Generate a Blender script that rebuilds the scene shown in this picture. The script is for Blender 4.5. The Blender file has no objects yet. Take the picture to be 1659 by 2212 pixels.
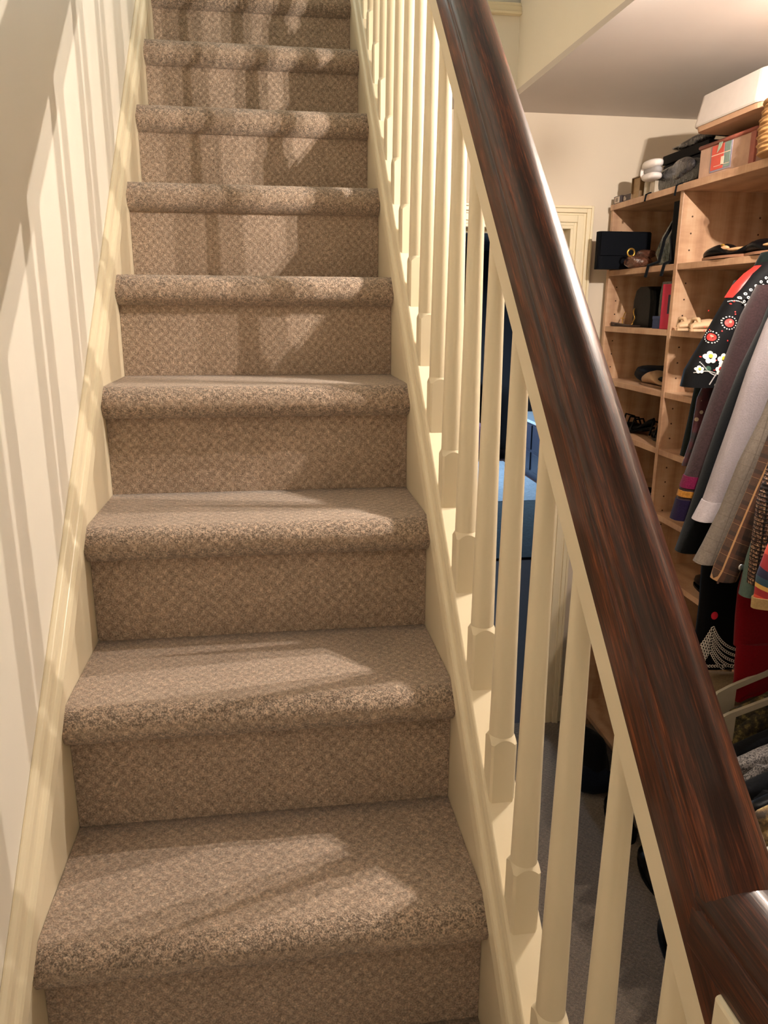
import bpy, math, random
from mathutils import Vector, Matrix
random.seed(7)
SC = bpy.context.scene
COL = SC.collection
# ------------------------------------------------------------------ camera
cam_d = bpy.data.cameras.new('camera'); cam = bpy.data.objects.new('camera', cam_d); COL.objects.link(cam)
F = Vector((0.13741891, 0.95610160, -0.25881611)); R = Vector((0.99001445, -0.14086747, 0.00526668)); U = Vector((0.03142329, 0.25695543, 0.96591225))
Mx = Matrix((R, U, -F)).transposed().to_4x4(); Mx.translation = Vector((0.31676, -0.61964, 0.98026))
cam.matrix_world = Mx
cam_d.sensor_fit = 'VERTICAL'; cam_d.sensor_height = 36.0; cam_d.lens = 1645.07*36/2212
cam_d.clip_start = 0.02
SC.camera = cam
# ------------------------------------------------------------------ light and exposure
SC.view_settings.view_transform = 'Standard'; SC.view_settings.look = 'None'
SC.view_settings.exposure = 0.84; SC.view_settings.gamma = 1.0
BULB_STRENGTH = 29000.0
BULB_COLOR = (1.0, 0.885, 0.76)
W = bpy.data.worlds.new('world'); SC.world = W; W.use_nodes = True
W.node_tree.nodes['Background'].inputs[0].default_value = (0.6, 0.72, 1.0, 1)
W.node_tree.nodes['Background'].inputs[1].default_value = 0.02
def area(name, loc, aim, sx, sy, power, col):
    d = bpy.data.lights.new(name, 'AREA'); d.shape = 'RECTANGLE'; d.size = sx; d.size_y = sy; d.energy = power; d.color = col
    o = bpy.data.objects.new(name, d); COL.objects.link(o); o.location = loc
    o.rotation_euler = (Vector(aim)-Vector(loc)).to_track_quat('-Z', 'Y').to_euler(); return o
area('upstairs_window_light', (0.55, 4.4, 3.1), (0.8, 1.2, 1.9), 1.0, 1.2, 42, (0.78, 0.96, 1.0))
area('bedroom_window_light', (1.3, 7.6, 0.7), (2.3, 6.9, -0.74), 1.0, 0.8, 105, (0.58, 0.79, 1.0))
area('hall_lamp_light', (0.9, -1.75, 1.55), (0.5, 0.3, 0.3), 0.3, 0.3, 1.0, (1.0, 0.88, 0.74))

# ------------------------------------------------------------------ constants (metres)
SW = 0.5773; RUN = 0.21884; RISE = 0.209; M = RISE/RUN; CS = 1/math.sqrt(1+M*M)
FLOOR = -0.742; CEIL = 1.64; XB = 0.6044
# ------------------------------------------------------------------ helpers
class MB:
    def __init__(s): s.v = []; s.f = []; s.mi = []; s.cur = 0; s.sm = []; s.smooth = False
    def add(s, vs, fs):
        b = len(s.v); s.v += [Vector(p) for p in vs]
        for f in fs: s.f.append([b+i for i in f]); s.mi.append(s.cur); s.sm.append(s.smooth)
        return s
    def box(s, x0, x1, y0, y1, z0, z1):
        return s.add([(x0,y0,z0),(x1,y0,z0),(x1,y1,z0),(x0,y1,z0),(x0,y0,z1),(x1,y0,z1),(x1,y1,z1),(x0,y1,z1)],
                     [(0,3,2,1),(4,5,6,7),(0,1,5,4),(1,2,6,5),(2,3,7,6),(3,0,4,7)])
    def rings(s, rs, cap=True, closed=False):
        n = len(rs[0]); vs = [p for r in rs for p in r]; fs = []
        m = len(rs)
        for i in range(m if closed else m-1):
            a = i*n; b = ((i+1) % m)*n
            for j in range(n): fs.append((a+j, a+(j+1) % n, b+(j+1) % n, b+j))
        s.add(vs, fs)
        if cap and not closed:
            b = len(s.v)-len(vs); sm = s.smooth; s.smooth = False
            for f in (tuple(range(n))[::-1], tuple(range((m-1)*n, m*n))):
                c = [s.v[b+i].copy() for i in f]; s.add(c, [tuple(range(n))])
            s.smooth = sm
        return s
    def tube(s, pts, r, n=8, closed=False):
        pts = [Vector(p) for p in pts]; rs = []; m = len(pts)
        up = Vector((0.13, 0.31, 0.94)).normalized()
        for i, p in enumerate(pts):
            t = (pts[(i+1) % m if closed else min(i+1, m-1)] - pts[(i-1) % m if closed else max(i-1, 0)]).normalized()
            a = t.cross(up)
            if a.length < 1e-4: a = t.cross(Vector((1,0,0)))
            a.normalize(); b = a.cross(t)
            rr = r[i] if isinstance(r, (list, tuple)) else r
            rs.append([p + (a*math.cos(2*math.pi*k/n) + b*math.sin(2*math.pi*k/n))*rr for k in range(n)])
        return s.rings(rs, closed=closed)
    def lathe(s, c, prof, n=24):
        return s.rings([[(c[0]+r*math.cos(2*math.pi*k/n), c[1]+r*math.sin(2*math.pi*k/n), c[2]+z) for k in range(n)] for r, z in prof])
    def blob(s, c, rad, amp=0.15, n=20, m=12, seed=0, sq=1.0, flat=None):
        rnd = random.Random(seed); ph = [(rnd.uniform(0,6.3), rnd.uniform(1,3.2), rnd.uniform(0,6.3), rnd.uniform(1,3)) for _ in range(4)]
        rs = []
        for i in range(m+1):
            th = math.pi*(i+0.02)/(m+0.04); ring = []
            for k in range(n):
                p = 2*math.pi*k/n
                d = 1 + amp*sum(math.sin(a+round(b)*p)*math.sin(e+f*th) for a, b, e, f in ph)/2*math.sin(th)
                def sp(v): return math.copysign(abs(v)**sq, v)
                z = c[2]+rad[2]*sp(-math.cos(th))*d
                if flat is not None: z = max(z, flat)
                ring.append((c[0]+rad[0]*d*sp(math.sin(th))*sp(math.cos(p)), c[1]+rad[1]*d*sp(math.sin(th))*sp(math.sin(p)), z))
            rs.append(ring)
        return s.rings(rs)
    def slope(s, prof, y0, y1):   # profile (x,H) swept up the pitch line
        return s.rings([[(x, y0, h+M*y0) for x, h in prof], [(x, y1, h+M*y1) for x, h in prof]])
    def along(s, prof, y0, y1):
        return s.rings([[(x, y0, z) for x, z in prof], [(x, y1, z) for x, z in prof]])
    def build(s, name, mats, parent=None, bevel=0, sub=0, smooth=False, kind=None):
        me = bpy.data.meshes.new(name); off = Vector((0,0,0))
        q = parent
        while q is not None: off += q.location; q = q.parent
        me.from_pydata([p-off for p in s.v], [], s.f)
        mats = mats if isinstance(mats, (list, tuple)) else [mats]
        for m in mats: me.materials.append(m)
        for p, mi, sm in zip(me.polygons, s.mi, s.sm): p.material_index = mi; p.use_smooth = smooth or sm
        me.update()
        import bmesh
        bm = bmesh.new(); bm.from_mesh(me); bmesh.ops.recalc_face_normals(bm, faces=bm.faces); bm.to_mesh(me); bm.free()
        o = bpy.data.objects.new(name, me); COL.objects.link(o)
        if parent is not None: o.parent = parent
        if bevel:
            b = o.modifiers.new('bevel', 'BEVEL'); b.width = bevel; b.segments = 2; b.limit_method = 'ANGLE'; b.angle_limit = 0.7
        if sub:
            b = o.modifiers.new('sub', 'SUBSURF'); b.levels = sub; b.render_levels = sub
        if kind: o['kind'] = kind
        return o
def tag(o, label, cat, group=None):
    o['label'] = label; o['category'] = cat
    if group: o['group'] = group
    return o
def thing(name, label, cat, loc, group=None):
    o = bpy.data.objects.new(name, None); COL.objects.link(o); o.location = loc; o.empty_display_size = 0.05
    return tag(o, label, cat, group)
def bx(x0, x1, y0, y1, z0, z1): return MB().box(x0, x1, y0, y1, z0, z1)

# ------------------------------------------------------------------ materials
class NT:
    def __init__(s, name):
        s.m = bpy.data.materials.new(name); s.m.use_nodes = True; s.t = s.m.node_tree; s.b = s.t.nodes['Principled BSDF']
        s.tc = None
    def n(s, typ, **kw):
        o = s.t.nodes.new(typ)
        for k, v in kw.items():
            if k.startswith('i_'):
                key = k[2:]; o.inputs[int(key) if key.isdigit() else key.replace('_', ' ')].default_value = v
            else: setattr(o, k, v)
        return o
    def l(s, a, b): s.t.links.new(a, b)
    def obj(s):
        if s.tc is None: s.tc = s.n('ShaderNodeTexCoord')
        return s.tc.outputs['Object']
    def math(s, op, a, b=None, c=None):
        o = s.n('ShaderNodeMath', operation=op)
        for i, v in enumerate((a, b, c)):
            if v is None: continue
            if isinstance(v, (int, float)): o.inputs[i].default_value = v
            else: s.l(v, o.inputs[i])
        return o.outputs[0]
    def noise(s, scale, detail=3, rough=0.6, vec=None):
        o = s.n('ShaderNodeTexNoise', i_Scale=scale, i_Detail=detail, i_Roughness=rough); s.l(vec or s.obj(), o.inputs['Vector']); return o.outputs['Fac']
    def mapping(s, scale=(1,1,1), rot=(0,0,0)):
        o = s.n('ShaderNodeMapping'); o.inputs['Scale'].default_value = scale; o.inputs['Rotation'].default_value = rot
        s.l(s.obj(), o.inputs['Vector']); return o.outputs[0]
    def ramp(s, fac, stops, interp='LINEAR'):
        o = s.n('ShaderNodeValToRGB'); o.color_ramp.interpolation = interp; e = o.color_ramp.elements
        while len(e) < len(stops): e.new(0.5)
        for q, (p, c) in zip(e, stops): q.position = p; q.color = (*c, 1)
        s.l(fac, o.inputs[0]); return o.outputs[0]
    def mix(s, fac, a, b, blend='MIX'):
        o = s.n('ShaderNodeMix', data_type='RGBA', blend_type=blend)
        for i, v in ((0, fac), (6, a), (7, b)):
            if isinstance(v, (int, float)): o.inputs[i].default_value = v
            elif isinstance(v, tuple): o.inputs[i].default_value = (*v, 1)
            else: s.l(v, o.inputs[i])
        return o.outputs[2]
    def color(s, c):
        if isinstance(c, tuple): s.b.inputs['Base Color'].default_value = (*c, 1)
        else: s.l(c, s.b.inputs['Base Color'])
    def bump(s, h, strength=0.5, dist=0.002):
        o = s.n('ShaderNodeBump', i_Strength=strength, i_Distance=dist); s.l(h, o.inputs['Height']); s.l(o.outputs[0], s.b.inputs['Normal'])
    def set(s, **kw):
        for k, v in kw.items(): s.b.inputs[k.replace('_', ' ')].default_value = v
        return s
def srgb(r, g, b):
    f = lambda c: (c/255/12.92) if c/255 <= 0.04045 else ((c/255+0.055)/1.055)**2.4
    return (f(r), f(g), f(b))
def paint(name, c, rough=0.5, amp=0.04, bump=0.08):
    t = NT(name); nz = t.noise(2.3, 4)
    t.color(t.ramp(nz, [(0.3, tuple(v*(1-amp) for v in c)), (0.7, tuple(min(1, v*(1+amp)) for v in c))]))
    t.bump(t.noise(160, 2), bump, 0.001); t.set(Roughness=rough); return t.m
def cloth(name, c, var=0.25, scale=220, rough=0.95, sheen=0.2, bump=0.5):
    t = NT(name); a = t.noise(scale, 3); b = t.noise(9, 3)
    k = t.math('ADD', t.math('MULTIPLY', a, 0.7), t.math('MULTIPLY', b, 0.3))
    t.color(t.ramp(k, [(0.3, tuple(v*(1-var) for v in c)), (0.7, tuple(min(1, v*(1+var)) for v in c))]))
    t.bump(t.math('ADD', a, t.math('MULTIPLY', t.noise(14, 2), 3.0)), bump, 0.0015); t.set(Roughness=rough, Sheen_Weight=sheen*0.25, Specular_IOR_Level=0.08); return t.m
def plain(name, c, rough=0.5, metal=0.0, coat=0.0, var=0.12, scale=40, bump=0.1):
    t = NT(name)
    a = t.noise(scale, 3)
    if max(c) < 0.02: t.set(Specular_IOR_Level=0.10)
    t.color(t.ramp(a, [(0.3, tuple(v*(1-var) for v in c)), (0.7, tuple(min(1, v*(1+var)) for v in c))]))
    t.bump(a, bump, 0.001); t.set(Roughness=rough, Metallic=metal, Coat_Weight=coat); return t.m

def carpet(name, base, light, dark, stair=True):
    t = NT(name); sep = t.n('ShaderNodeSeparateXYZ'); t.l(t.obj(), sep.inputs[0])
    j1 = t.math('MULTIPLY', t.math('SUBTRACT', t.noise(95, 2), 0.5), 0.013); j2 = t.math('MULTIPLY', t.math('SUBTRACT', t.noise(88, 2), 0.5), 0.013)
    u = t.math('ADD', sep.outputs[0], j1)
    v = t.math('ADD', t.math('ADD', sep.outputs[1], sep.outputs[2]) if stair else sep.outputs[1], j2)
    k = 2*math.pi/0.0200
    a = t.math('COSINE', t.math('MULTIPLY', t.math('ADD', u, v), k)); b = t.math('COSINE', t.math('MULTIPLY', t.math('SUBTRACT', u, v), k))
    lat = t.math('MULTIPLY', t.math('ADD', t.math('ADD', a, b), 2.0), 0.25)          # 0..1 lattice of tufts
    fine = t.noise(420, 2, 0.7); mid = t.noise(150, 3, 0.7); big = t.noise(6, 3)
    geo = t.n('ShaderNodeNewGeometry'); sn = t.n('ShaderNodeSeparateXYZ'); t.l(geo.outputs['True Normal'], sn.inputs[0])
    bend = t.math('MINIMUM', t.math('MULTIPLY', t.math('ABSOLUTE', t.math('MULTIPLY', sn.outputs[1], sn.outputs[2])), 2.6), 1.0)
    c = t.mix(t.math('MULTIPLY', t.math('POWER', lat, 2.6), 0.42), base, light)
    c = t.mix(t.math('MULTIPLY', t.math('SUBTRACT', 1.0, t.math('MINIMUM', t.math('MULTIPLY', lat, 9.0), 1.0)), 0.28), c, dark)
    con = t.math('ADD', t.math('MULTIPLY', bend, 0.75), 1.0)
    fz = t.math('ADD', t.math('MULTIPLY', t.math('SUBTRACT', t.math('ADD', t.math('MULTIPLY', fine, 0.6), t.math('MULTIPLY', mid, 0.4)), 0.5), t.math('MULTIPLY', con, 1.2)), 0.5)
    c = t.mix(1.0, c, t.ramp(fz, [(0.3, (0.42, 0.40, 0.38)), (0.5, (1, 1, 1)), (0.68, (1.75, 1.75, 1.75))]), 'MULTIPLY')
    c = t.mix(1.0, c, t.ramp(big, [(0.3, (0.9, 0.89, 0.88)), (0.7, (1.08, 1.08, 1.08))]), 'MULTIPLY')
    t.color(c)
    t.bump(t.math('ADD', t.math('MULTIPLY', lat, 0.35), t.math('MULTIPLY', fz, 1.6)), 0.8, 0.003)
    t.set(Roughness=1.0, Sheen_Weight=0.35, Sheen_Roughness=0.6, Specular_IOR_Level=0.1); return t.m

def rail_wood(name, slope):
    t = NT(name); rot = (-math.atan(M), 0, 0) if slope else (0, 0, 0)
    mp = t.n('ShaderNodeMapping'); mp.inputs['Rotation'].default_value = rot; t.l(t.obj(), mp.inputs[0])
    m2 = t.n('ShaderNodeMapping'); m2.inputs['Scale'].default_value = (1, 0.035, 1); t.l(mp.outputs[0], m2.inputs[0])
    m3 = t.n('ShaderNodeMapping'); m3.inputs['Scale'].default_value = (1, 0.09, 1); t.l(mp.outputs[0], m3.inputs[0])
    a = t.noise(640, 4, 0.7, m2.outputs[0]); b = t.noise(60, 4, 0.6, m3.outputs[0])
    k = t.math('ADD', t.math('MULTIPLY', a, 0.55), t.math('MULTIPLY', b, 0.45))
    t.color(t.ramp(k, [(0.33, (0.010, 0.0024, 0.0013)), (0.45, (0.028, 0.0068, 0.003)), (0.53, (0.060, 0.014, 0.005)), (0.60, (0.14, 0.033, 0.009)), (0.69, (0.32, 0.09, 0.028))]))
    t.bump(a, 0.2, 0.0006); t.set(Roughness=0.38, Specular_IOR_Level=0.25, Coat_Weight=0.26, Coat_Roughness=0.07, Coat_IOR=1.4); return t.m

def birch(name):
    t = NT(name); a = t.noise(9, 5, 0.6, t.mapping((1.2, 1.2, 4.5))); b = t.noise(160, 2, 0.5, t.mapping((1, 1, 0.06)))
    w = t.n('ShaderNodeTexWave', i_Scale=3.0, i_Distortion=9.0, i_Detail=3.0); t.l(t.mapping((1.5, 1.5, 0.7)), w.inputs['Vector'])
    k = t.math('ADD', t.math('ADD', t.math('MULTIPLY', a, 0.5), t.math('MULTIPLY', b, 0.25)), t.math('MULTIPLY', w.outputs['Fac'], 0.25))
    t.color(t.ramp(k, [(0.3, srgb(172, 132, 104)), (0.5, srgb(194, 155, 124)), (0.72, srgb(208, 173, 143))]))
    t.set(Roughness=0.42, Coat_Weight=0.15); return t.m

CREAM = paint('cream_trim_paint', srgb(236, 222, 192), 0.32, 0.02, 0.05)
WALLP = paint('cream_wall_paint', srgb(238, 231, 218), 0.6, 0.02, 0.10)
CEILP = paint('ceiling_paint', srgb(204, 196, 192), 0.85, 0.03, 0.12)
CARPET = carpet('berber_carpet', srgb(170, 148, 129), srgb(216, 199, 181), srgb(98, 78, 64))
FLOORC = carpet('closet_floor_carpet', srgb(108, 94, 80), srgb(130, 115, 100), srgb(78, 66, 56), False)
RAIL = rail_wood('mahogany_rail_sloped', True); RAILH = rail_wood('mahogany_rail_level', False)
BIRCH = birch('birch_plywood')
BIRCHEDGE = plain('birch_edge_band', srgb(196, 156, 128), 0.4, scale=60)
BACKP = plain('shaded_birch_back', srgb(92, 68, 58), 0.6, scale=18)  # birch back, darkened to brown so the colour carries the shade inside the bays
HOLE = plain('drilled_hole', srgb(70, 46, 34), 0.9)
BLACK = cloth('black_cloth', (0.004, 0.0045, 0.006), 0.4)
BLACKL = plain('black_leather', (0.002, 0.0022, 0.003), 0.38, scale=120, bump=0.25)
NAVYL = plain('navy_black_leather', (0.003, 0.004, 0.007), 0.75, scale=200, bump=0.4)
GOLD = plain('gold_metal', srgb(212, 170, 84), 0.3, 0.9)
STEEL = plain('silver_metal', srgb(200, 200, 205), 0.25, 0.95)

# ================================================================== SETTING
def struct(name, mb, m, **k): return mb.build(name, m, kind='structure', **k)
XR = 1.862
struct('wall_left', bx(-0.12, -0.014, -2.2, 4.6, FLOOR, 4.2), WALLP)
struct('wall_rear', bx(-0.12, 2.0, -2.3, -2.2, FLOOR, 4.2), WALLP)
struct('wall_right', bx(XR, XR+0.1, -2.2, 2.2, FLOOR, CEIL), WALLP)
fl = MB(); fl.box(0.632, XR, -2.2, 2.2, FLOOR-0.05, FLOOR); fl.box(-0.014, 0.632, -2.2, -0.62, FLOOR-0.05, FLOOR)
struct('floor', fl, FLOORC)
# back wall of the closet with the door opening
bw = MB(); bw.box(0.634, 0.80, 2.2, 2.3, FLOOR, CEIL); bw.box(1.412, XR+0.1, 2.2, 2.3, FLOOR, CEIL); bw.box(0.80, 1.412, 2.2, 2.3, 1.274, CEIL)
struct('wall_back', bw, paint('closet_wall_paint', srgb(222, 208, 190), 0.65, 0.02, 0.1))
# ceiling over the closet: its edge follows the stair opening
cl = MB(); cl.add([(1.119, 2.01, CEIL), (1.165, -0.9, CEIL), (XR+0.1, -0.9, CEIL), (XR+0.1, 2.25, CEIL), (0.634, 2.25, CEIL), (0.634, 2.01, CEIL),
                   (1.119, 2.01, CEIL+0.02), (1.165, -0.9, CEIL+0.003), (XR+0.1, -0.9, CEIL+0.003), (XR+0.1, 2.25, CEIL+0.02), (0.634, 2.25, CEIL+0.003), (0.634, 2.01, CEIL+0.003)],
                  [(0,1,2,3), (0,3,4,5), (6,9,8,7), (6,11,10,9), (0,6,7,1), (1,7,8,2), (2,8,9,3), (3,9,10,4), (4,10,11,5), (5,11,6,0)])
cl.box(-0.014, XR+0.1, -2.2, -0.9, CEIL, CEIL+0.02)
struct('ceiling', cl, CEILP)
# stairwell walls above the closet
w1 = MB(); w1.add([(1.119, 2.012, CEIL+0.002), (1.165, -0.9, CEIL+0.002), (1.25, -0.9, CEIL+0.002), (1.25, 2.012, CEIL+0.002), (1.119, 2.012, 4.2), (1.165, -0.9, 4.2), (1.25, -0.9, 4.2), (1.25, 2.012, 4.2)],
                  [(0,1,5,4), (1,2,6,5), (2,3,7,6), (3,0,4,7), (0,3,2,1), (4,5,6,7)])
struct('wall_stairwell_right', w1, WALLP)
struct('wall_stairwell_end', bx(0.634, 1.25, 2.012, 2.10, CEIL+0.001, 1.88), WALLP)
struct('wall_stairwell_upper', bx(0.634, 1.25, 2.04, 2.12, 1.88, 2.35), WALLP)
struct('wall_stairwell_front', bx(-0.014, 1.25, -1.0, -0.9, CEIL+0.02, 4.2), WALLP)
struct('wall_upstairs_end', bx(-0.12, 1.25, 4.6, 4.7, 1.4, 4.2), WALLP)
struct('wall_upstairs_right', bx(1.16, 1.25, 2.1, 4.6, 1.66, 4.2), WALLP)
struct('ceiling_upstairs', bx(-0.12, 1.3, -1.0, 4.7, 4.2, 4.25), CEILP)
wn = MB()
for q in ((0.05, 0.11, 2.45, 3.75), (0.99, 1.05, 2.45, 3.75), (0.11, 0.99, 2.45, 2.51), (0.11, 0.99, 3.69, 3.75), (0.53, 0.57, 2.51, 3.69), (0.11, 0.99, 3.08, 3.12)): wn.box(q[0], q[1], 4.56, 4.6, q[2], q[3])
struct('window_1', wn, CREAM, bevel=0.003)
struct('floor_upstairs', bx(-0.014, 0.66, 2.19+0.22, 4.6, 1.85, 2.089), CARPET)
tr = MB(); tr.box(0.636, 1.1195, 1.996, 2.012, 1.876, 1.893); tr.box(0.636, 1.1195, 2.002, 2.012, 1.893, 1.903); tr.box(0.636, 1.1195, 1.990, 2.012, 1.868, 1.876)
struct('trim_1', tr, CREAM, bevel=0.002)
# left wall skirting board with its moulding, following the stairs
MOULD = [(-0.014, 0.020), (0.0, 0.020), (0.0055, 0.026), (0.007, 0.034), (0.0055, 0.060), (0.0035, 0.066), (-0.001, 0.069), (-0.003, 0.078), (-0.0035, 0.092), (-0.006, 0.100), (-0.011, 0.103), (-0.014, 0.103)]
sk = MB(); sk.slope([(-0.014, -0.40), (0.0, -0.40), (0.0, 0.0215), (-0.014, 0.0215)], -0.62, 2.35)
struct('baseboard_left', sk, CREAM)
struct('trim_2', MB().slope(MOULD, -0.62, 2.35), CREAM, smooth=False, bevel=0.001)
# door casing and jambs
cs = MB()
wd = [(0.0, 0.011, 0.010), (0.011, 0.035, 0.016), (0.035, 0.043, 0.013), (0.043, 0.058, 0.021), (0.058, 0.067, 0.026)]
for a, b, d in wd:
    cs.box(1.411+a, 1.411+b, 2.2-d, 2.2, FLOOR, 1.272+b)
    cs.box(0.80-b, 0.80-a, 2.2-d, 2.2, FLOOR, 1.272+b)
    cs.box(0.80-a, 1.411+a, 2.2-d, 2.2, 1.272+a, 1.272+b)
struct('trim_3', cs, CREAM, bevel=0.002)
jb = MB(); jb.box(1.400, 1.4125, 2.192, 2.31, FLOOR, 1.262); jb.box(0.799, 0.82, 2.19, 2.31, FLOOR, 1.255); jb.box(0.80, 1.412, 2.192, 2.31, 1.261, 1.2745)
jb.box(1.387, 1.401, 2.255, 2.285, FLOOR, 1.262); jb.box(0.82, 1.388, 2.255, 2.285, 1.248, 1.262)
struct('trim_4', jb, CREAM, bevel=0.002)
struct('baseboard_back', bx(1.478, 1.53, 2.188, 2.2, FLOOR, FLOOR+0.12), CREAM, bevel=0.003)
# the room beyond the door
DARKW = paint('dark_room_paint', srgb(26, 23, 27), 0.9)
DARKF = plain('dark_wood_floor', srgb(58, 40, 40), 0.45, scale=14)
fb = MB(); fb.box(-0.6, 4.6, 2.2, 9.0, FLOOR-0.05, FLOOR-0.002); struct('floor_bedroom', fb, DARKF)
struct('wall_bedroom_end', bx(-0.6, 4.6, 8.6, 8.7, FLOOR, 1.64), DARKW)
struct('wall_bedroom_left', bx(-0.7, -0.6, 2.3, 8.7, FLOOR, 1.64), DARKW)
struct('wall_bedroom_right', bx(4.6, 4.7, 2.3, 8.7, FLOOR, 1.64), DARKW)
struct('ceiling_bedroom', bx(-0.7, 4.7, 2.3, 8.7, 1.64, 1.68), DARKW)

# ================================================================== STAIRCASE
st = thing('staircase', 'carpeted staircase with beige looped pile treads and cream stringer boards', 'staircase', (0, -0.62, FLOOR))
NX = 22
def nose_profile(k):   # tread back -> nosing -> underside, as (y,z)
    z = k*RISE; y0 = k*RUN; r = 0.0235; pr = 0.034
    pts = [((k+1)*RUN+0.004, z+0.001), ((k+1)*RUN-0.03, z), (y0+0.10, z), (y0+0.05, z+0.0005), (y0+0.022, z)]
    cy = y0-pr+0.030; cz = z-0.030
    for i in range(9):
        a = math.radians(80 + i*22.5)
        pts.append((cy+0.030*math.cos(a), cz+0.030*math.sin(a)))
    pts += [(y0-0.008, z-0.0605), (y0+0.006, z-0.0625), (y0+0.02, z-0.05), (y0+0.05, z-0.03), ((k+1)*RUN, z-0.03)]
    return pts
for k in range(-2, 11):
    t = MB(); rs = []
    rnd = random.Random(k*31+5)
    for i in range(NX+1):
        x = 0.0006 + (SW-0.0012)*i/NX; w = 0.0012*math.sin(i*1.7+k) + rnd.uniform(-0.0006, 0.0006)
        rs.append([(x, y+(w if y < k*RUN+0.01 else 0), z) for y, z in nose_profile(k)])
    t.rings(rs); t.build('tread', CARPET, st, smooth=False)
    for p in st.children[-1].data.polygons:
        p.use_smooth = abs(p.normal.x) < 0.5
    zb = (k-1)*RISE if k > -2 else FLOOR
    rv = MB(); rv.box(0.0006, SW-0.0006, k*RUN, k*RUN+0.02, zb, k*RISE-0.058); rv.build('riser', CARPET, st)
# inner stringer face + moulding + cap + outer panel on the closet side
s2 = MB(); s2.slope([(SW, -0.42), (0.596, -0.42), (0.596, 0.090), (SW+0.004, 0.090), (SW+0.004, 0.022), (SW, 0.022)], -0.62, 2.35)
s2.build('inner_stringer', CREAM, st)
mm = [(SW+0.0005, 0.019), (SW-0.0055, 0.026), (SW-0.007, 0.034), (SW-0.0055, 0.060), (SW-0.0035, 0.066), (SW+0.001, 0.069), (SW+0.003, 0.078), (SW+0.0035, 0.090), (SW+0.006, 0.098), (SW+0.0085, 0.101), (SW+0.012, 0.101), (SW+0.012, 0.019)]
MB().slope(mm, -0.62, 2.35).build('stringer_moulding', CREAM, st, bevel=0.001)
MB().slope([(0.5853, 0.088), (0.6285, 0.088), (0.6285, 0.1012), (0.5853, 0.1012)], -0.62, 2.35).build('stringer_cap', CREAM, st, bevel=0.0015)
po = MB()
po.add([(0.600, -0.62, FLOOR), (0.626, -0.62, FLOOR), (0.626, 2.2, FLOOR), (0.600, 2.2, FLOOR), (0.600, -0.62, FLOOR+0.01), (0.626, -0.62, FLOOR+0.01), (0.626, 2.2, 0.09+M*2.2), (0.600, 2.2, 0.09+M*2.2),
        (0.600, -0.87, FLOOR), (0.626, -0.87, FLOOR)], [(3,2,1,0), (0,1,5,4), (4,5,6,7), (1,2,6,5), (2,3,7,6), (3,0,4,7)])
po.build('outer_panel', CREAM, st)

# ================================================================== RAILING
ra = thing('stair_railing', 'cream turned-baluster railing with glossy dark mahogany handrail beside the stairs', 'railing', (XB, -0.31, FLOOR))
HB = 0.790; ZB = 0.573
half = [(0.0265, 0.0), (0.0275, 0.0015), (0.0275, 0.0320), (0.0262, 0.0352), (0.0248, 0.0362), (0.0248, 0.0378), (0.0262, 0.0398), (0.0258, 0.0450), (0.0238, 0.0510), (0.0200, 0.0564), (0.0150, 0.0605), (0.0080, 0.0638)]
prof = [(XB+d, n) for d, n in half] + [(XB, 0.065)] + [(XB-d, n) for d, n in reversed(half)]
r1 = MB(); rr = []
for i in range(2):
    rr.append([(x, (-0.2765, 2.3)[i], (HB+n/CS)+M*(-0.2765, 2.3)[i]) for x, n in prof])
r1.rings(rr); hr = r1.build('handrail', RAIL, ra)
r2 = MB(); r2.rings([[(XB+(x-XB)*1.02, -0.238, ZB+n*0.9) for x, n in prof], [(XB+(x-XB)*1.02, -0.80, ZB+n*0.9) for x, n in prof]]); r2.build('handrail', RAILH, ra)
for o in ra.children:
    o.data.polygons.foreach_set('use_smooth', [abs(p.normal.z) > 0.05 or True for p in o.data.polygons])
    e = o.modifiers.new('bevel', 'BEVEL'); e.width = 0.0009; e.segments = 2; e.limit_method = 'ANGLE'; e.angle_limit = 0.5
MB().slope([(XB-0.0205, 0.733), (XB+0.0205, 0.733), (XB+0.0205, HB+0.003), (XB-0.0205, HB+0.003)], -0.2765, 2.3).build('rail_fillet', CREAM, ra, bevel=0.001)
def baluster(yc):
    b = MB(); h = 0.01745; n = 32; rc = 0.0166; zt = 0.3215 + M*(yc-0.147)
    ang = [2*math.pi*(k+0.5)/n for k in range(n)]
    sq = [h/max(abs(math.cos(a)), abs(math.sin(a))) for a in ang]
    zlo = [0.097 + M*(yc + r*math.sin(a)) for r, a in zip(sq, ang)]
    ring = lambda rad, zs: [(XB+r*math.cos(a), yc+r*math.sin(a), z) for r, a, z in zip(rad, ang, zs)]
    b.rings([ring(sq, zlo), ring(sq, [zt-1.35*(s-rc)-0.0015 for s in sq])])
    b.smooth = True
    b.rings([ring(sq, [zt-1.35*(s-rc)-0.0015 for s in sq]), ring([rc]*n, [zt]*n)], cap=False)
    L = 0.755+M*yc
    rows = [ring([rc]*n, [zt]*n)]
    for i in range(1, 7):
        f = i/6; rows.append(ring([rc+(0.0100-rc)*f]*n, [zt+(L-zt)*f]*n))
    b.rings(rows, cap=False)
    return b.build('baluster', CREAM, ra)
for i in range(-3, 18): baluster(0.1475 + 0.1133*i)
nw = MB()
nw.box(XB-0.0315, XB+0.0315, -0.342, -0.276, FLOOR, ZB+0.001); nw.build('newel_post', CREAM, ra, bevel=0.003)
nw = MB(); nw.box(XB-0.0315, XB+0.0315, -0.80, -0.735, FLOOR, ZB+0.001); nw.build('newel_post', CREAM, ra, bevel=0.003)

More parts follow.
